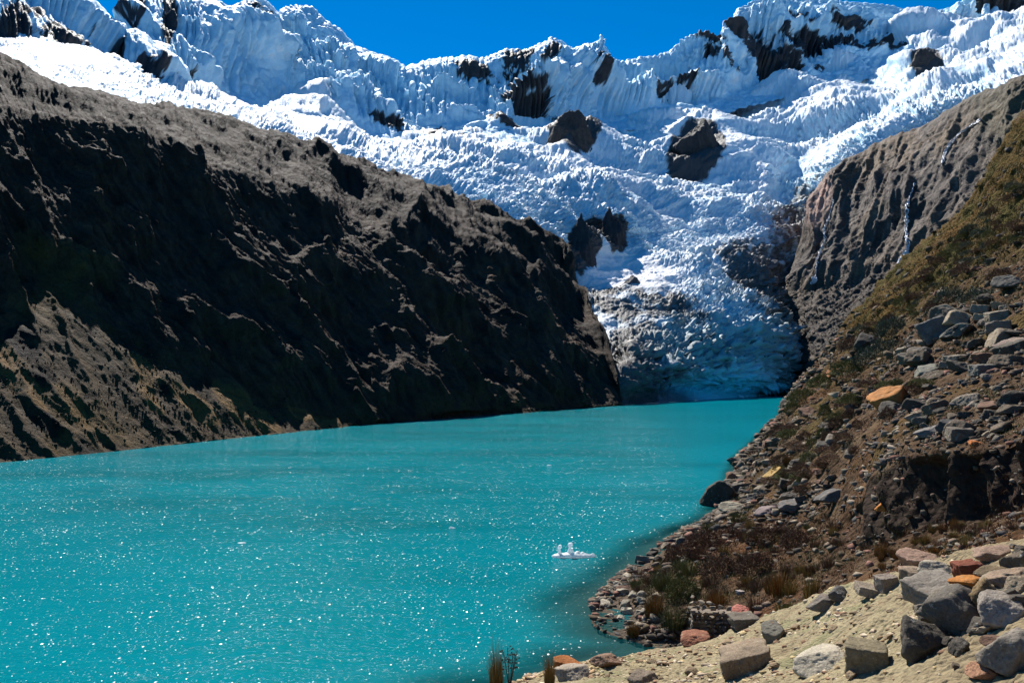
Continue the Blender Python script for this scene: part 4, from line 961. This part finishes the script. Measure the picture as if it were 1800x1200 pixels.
outcrop(1020, 436, 60, 84, (.05, .045, .045), 805, 'dark rock knob between the left mountain crest and the ice cliff')
outcrop(1112, 495, 44, 22, (.12, .11, .11), 806, 'small patch of grey rock poking through the snow cone')

# ------------------------------------------------------------------ waterfalls on the slab cliff
m, nt, b, out = new_mat('falling_water'); n = nd(nt, 'ShaderNodeTexNoise', Scale=.6, Detail=5.)
b.inputs['Base Color'].default_value = (.62, .64, .68, 1); b.inputs['Roughness'].default_value = .5
bp = nd(nt, 'ShaderNodeBump', Strength=.8, Distance=.8); nt.links.new(n.outputs[0], bp.inputs['Height']); nt.links.new(bp.outputs[0], b.inputs['Normal']); M_fall = m
def fall(name, pts, lab, off=1.1):
    """several ragged strands of falling water, one mesh"""
    r = random.Random(len(pts)*7); Vs, Fs = [], []; cnt = 0
    for strand in range(5):
        P_ = []; wob = 0.
        for (x, y, w), (x2, y2, w2) in zip(pts[:-1], pts[1:]):
            n_ = max(2, int(abs(y2-y)/1.6))
            for j in range(n_):
                t = j/n_; ww = w+(w2-w)*t; wob = wob*.8+r.uniform(-.35, .35); P_.append((x+(x2-x)*t+wob+(strand-2)*ww*.2, y+(y2-y)*t, ww*r.uniform(.12, .6)*(0 if r.random() < .12 else 1)))
        base = cnt; k0 = 0
        for x, y, w in P_:
            p, n = pickC(x, y); k = p[1]/FPX; c_ = p+n*off*r.uniform(.3, 1.2)
            Vs.append(np.stack([c_+np.array([-w*k*.5, .5, -.3]), c_+n*.5, c_+np.array([w*k*.5, .5, -.3])])); k0 += 1; cnt += 3
        for i in range(k0-1):
            for j in range(2): Fs.append((base+i*3+j, base+i*3+j+1, base+i*3+j+4, base+i*3+j+3))
    o = mesh_raw(name, np.concatenate(Vs), np.array(Fs), M_fall, smooth=True); return tag(o, lab, 'waterfall')
fall('waterfall', [(1607, 322, 1.5), (1598, 348, 2), (1594, 362, 5), (1593, 400, 4), (1596, 436, 6), (1590, 448, 13), (1580, 468, 10), (1568, 486, 4)], 'white waterfall spreading into a fan at the foot of the slab cliff')
fall('waterfall', [(1466, 350, 1), (1456, 385, 2.5), (1448, 402, 2.5), (1450, 420, 2), (1442, 440, 3), (1436, 458, 2), (1434, 480, 2), (1430, 494, 9), (1428, 500, 9)], 'thin broken waterfall in the dark cleft left of the big waterfall')
fall('waterfall', [(1726, 208, 3), (1705, 222, 6), (1690, 232, 4), (1672, 250, 6), (1662, 265, 5), (1655, 290, 2)], 'wet shining streak of water high on the slab cliff')

# ------------------------------------------------------------------ floating ice
M_float = rock_like('floating_ice', 'obj', 2.5, 12, amp=.08, rough=.4, bump=.5, bdist=.05, spec=.5)
_nt = M_float.node_tree; _b = [n for n in _nt.nodes if n.type == 'BSDF_PRINCIPLED'][0]; _o = [n for n in _nt.nodes if n.type == 'OUTPUT_MATERIAL'][0]
_t = nd(_nt, 'ShaderNodeBsdfTranslucent', Color=(.9, .95, .97, 1)); _m = nd(_nt, 'ShaderNodeMixShader'); _m.inputs[0].default_value = .5
_nt.links.new(_b.outputs[0], _m.inputs[1]); _nt.links.new(_t.outputs[0], _m.inputs[2]); _nt.links.new(_m.outputs[0], _o.inputs[0])
def ice(name, px, py, wpx, blobs, lab, group=None):
    Dd = float(water_D(py)); k = Dd/FPX; W_ = wpx*k
    bm = bmesh.new()
    for x, y, z, rx, ry, rz in blobs:
        bmesh.ops.create_icosphere(bm, subdivisions=3, radius=1, matrix=Matrix.Translation((x*W_, y*W_, z*W_))@Matrix.Diagonal((rx*W_, ry*W_, rz*W_, 1)))
    for v in bm.verts:
        n_ = mnoise.fractal(v.co*(7/W_)+Vector((px, 0, 0)), .8, 2.1, 4); v.co += Vector((n_, n_*.6, n_*.8))*W_*.022
    me = bpy.data.meshes.new(name); bm.to_mesh(me); bm.free(); me.materials.append(M_float)
    o = bpy.data.objects.new(name, me); COL.objects.link(o); o.location = ((px-CX)/FPX*Dd, Dd, 0); o.color = (.85, .87, .87, 1)
    rm_ = o.modifiers.new('r', 'REMESH'); rm_.mode = 'VOXEL'; rm_.voxel_size = max(W_*.011, .02); rm_.use_smooth_shade = True
    return tag(o, lab, 'iceberg' if wpx > 50 else 'ice floe', group)
ice('iceberg', 1005, 978, 76, [(-.26, 0, .01, .22, .14, .07), (0, 0, .02, .30, .16, .085), (.22, 0, .015, .22, .12, .06), (.36, 0, .0, .16, .07, .025), (.45, 0, .03, .05, .04, .045), (-.05, 0, .08, .08, .06, .07),
 (-.30, 0, .10, .035, .035, .07), (-.30, 0, .17, .028, .03, .03), (-.285, 0, .225, .045, .04, .045), (-.33, 0, .20, .02, .02, .02),
 (-.04, 0, .12, .07, .06, .09), (-.045, 0, .2, .035, .035, .09), (-.05, 0, .27, .055, .045, .05), (-.015, 0, .295, .03, .03, .03), (.12, 0, .09, .06, .05, .04), (.22, 0, .07, .05, .04, .03)], 'small white iceberg with two upright knobs floating on the lake')
ice('ice_floe', 430, 954, 18, [(0, 0, 0, .45, .2, .06), (.2, 0, .05, .2, .1, .05)], 'thin white ice floe alone in the left half of the lake')
ice('ice_floe', 796, 928, 14, [(0, 0, 0, .45, .2, .12), (-.1, 0, .1, .2, .1, .1)], 'small white ice floe in the middle of the lake')
ice('ice_floe', 965, 818, 10, [(0, 0, 0, .45, .2, .15)], 'tiny white ice floe in the far middle of the lake')
for x, y, w in ((1302, 698.5, 12), (1312, 697.5, 6), (1336, 696, 9), (1370, 694.5, 8), (1384, 694, 9)):
    ice('ice_floe', x, y, w, [(0, 0, .1, .35, .2, .22), (.25, 0, .1, .2, .15, .12), (-.25, 0, .15, .12, .1, .3)], 'small ice chunk floating in front of the glacier snout', 'ice chunks at the glacier snout')
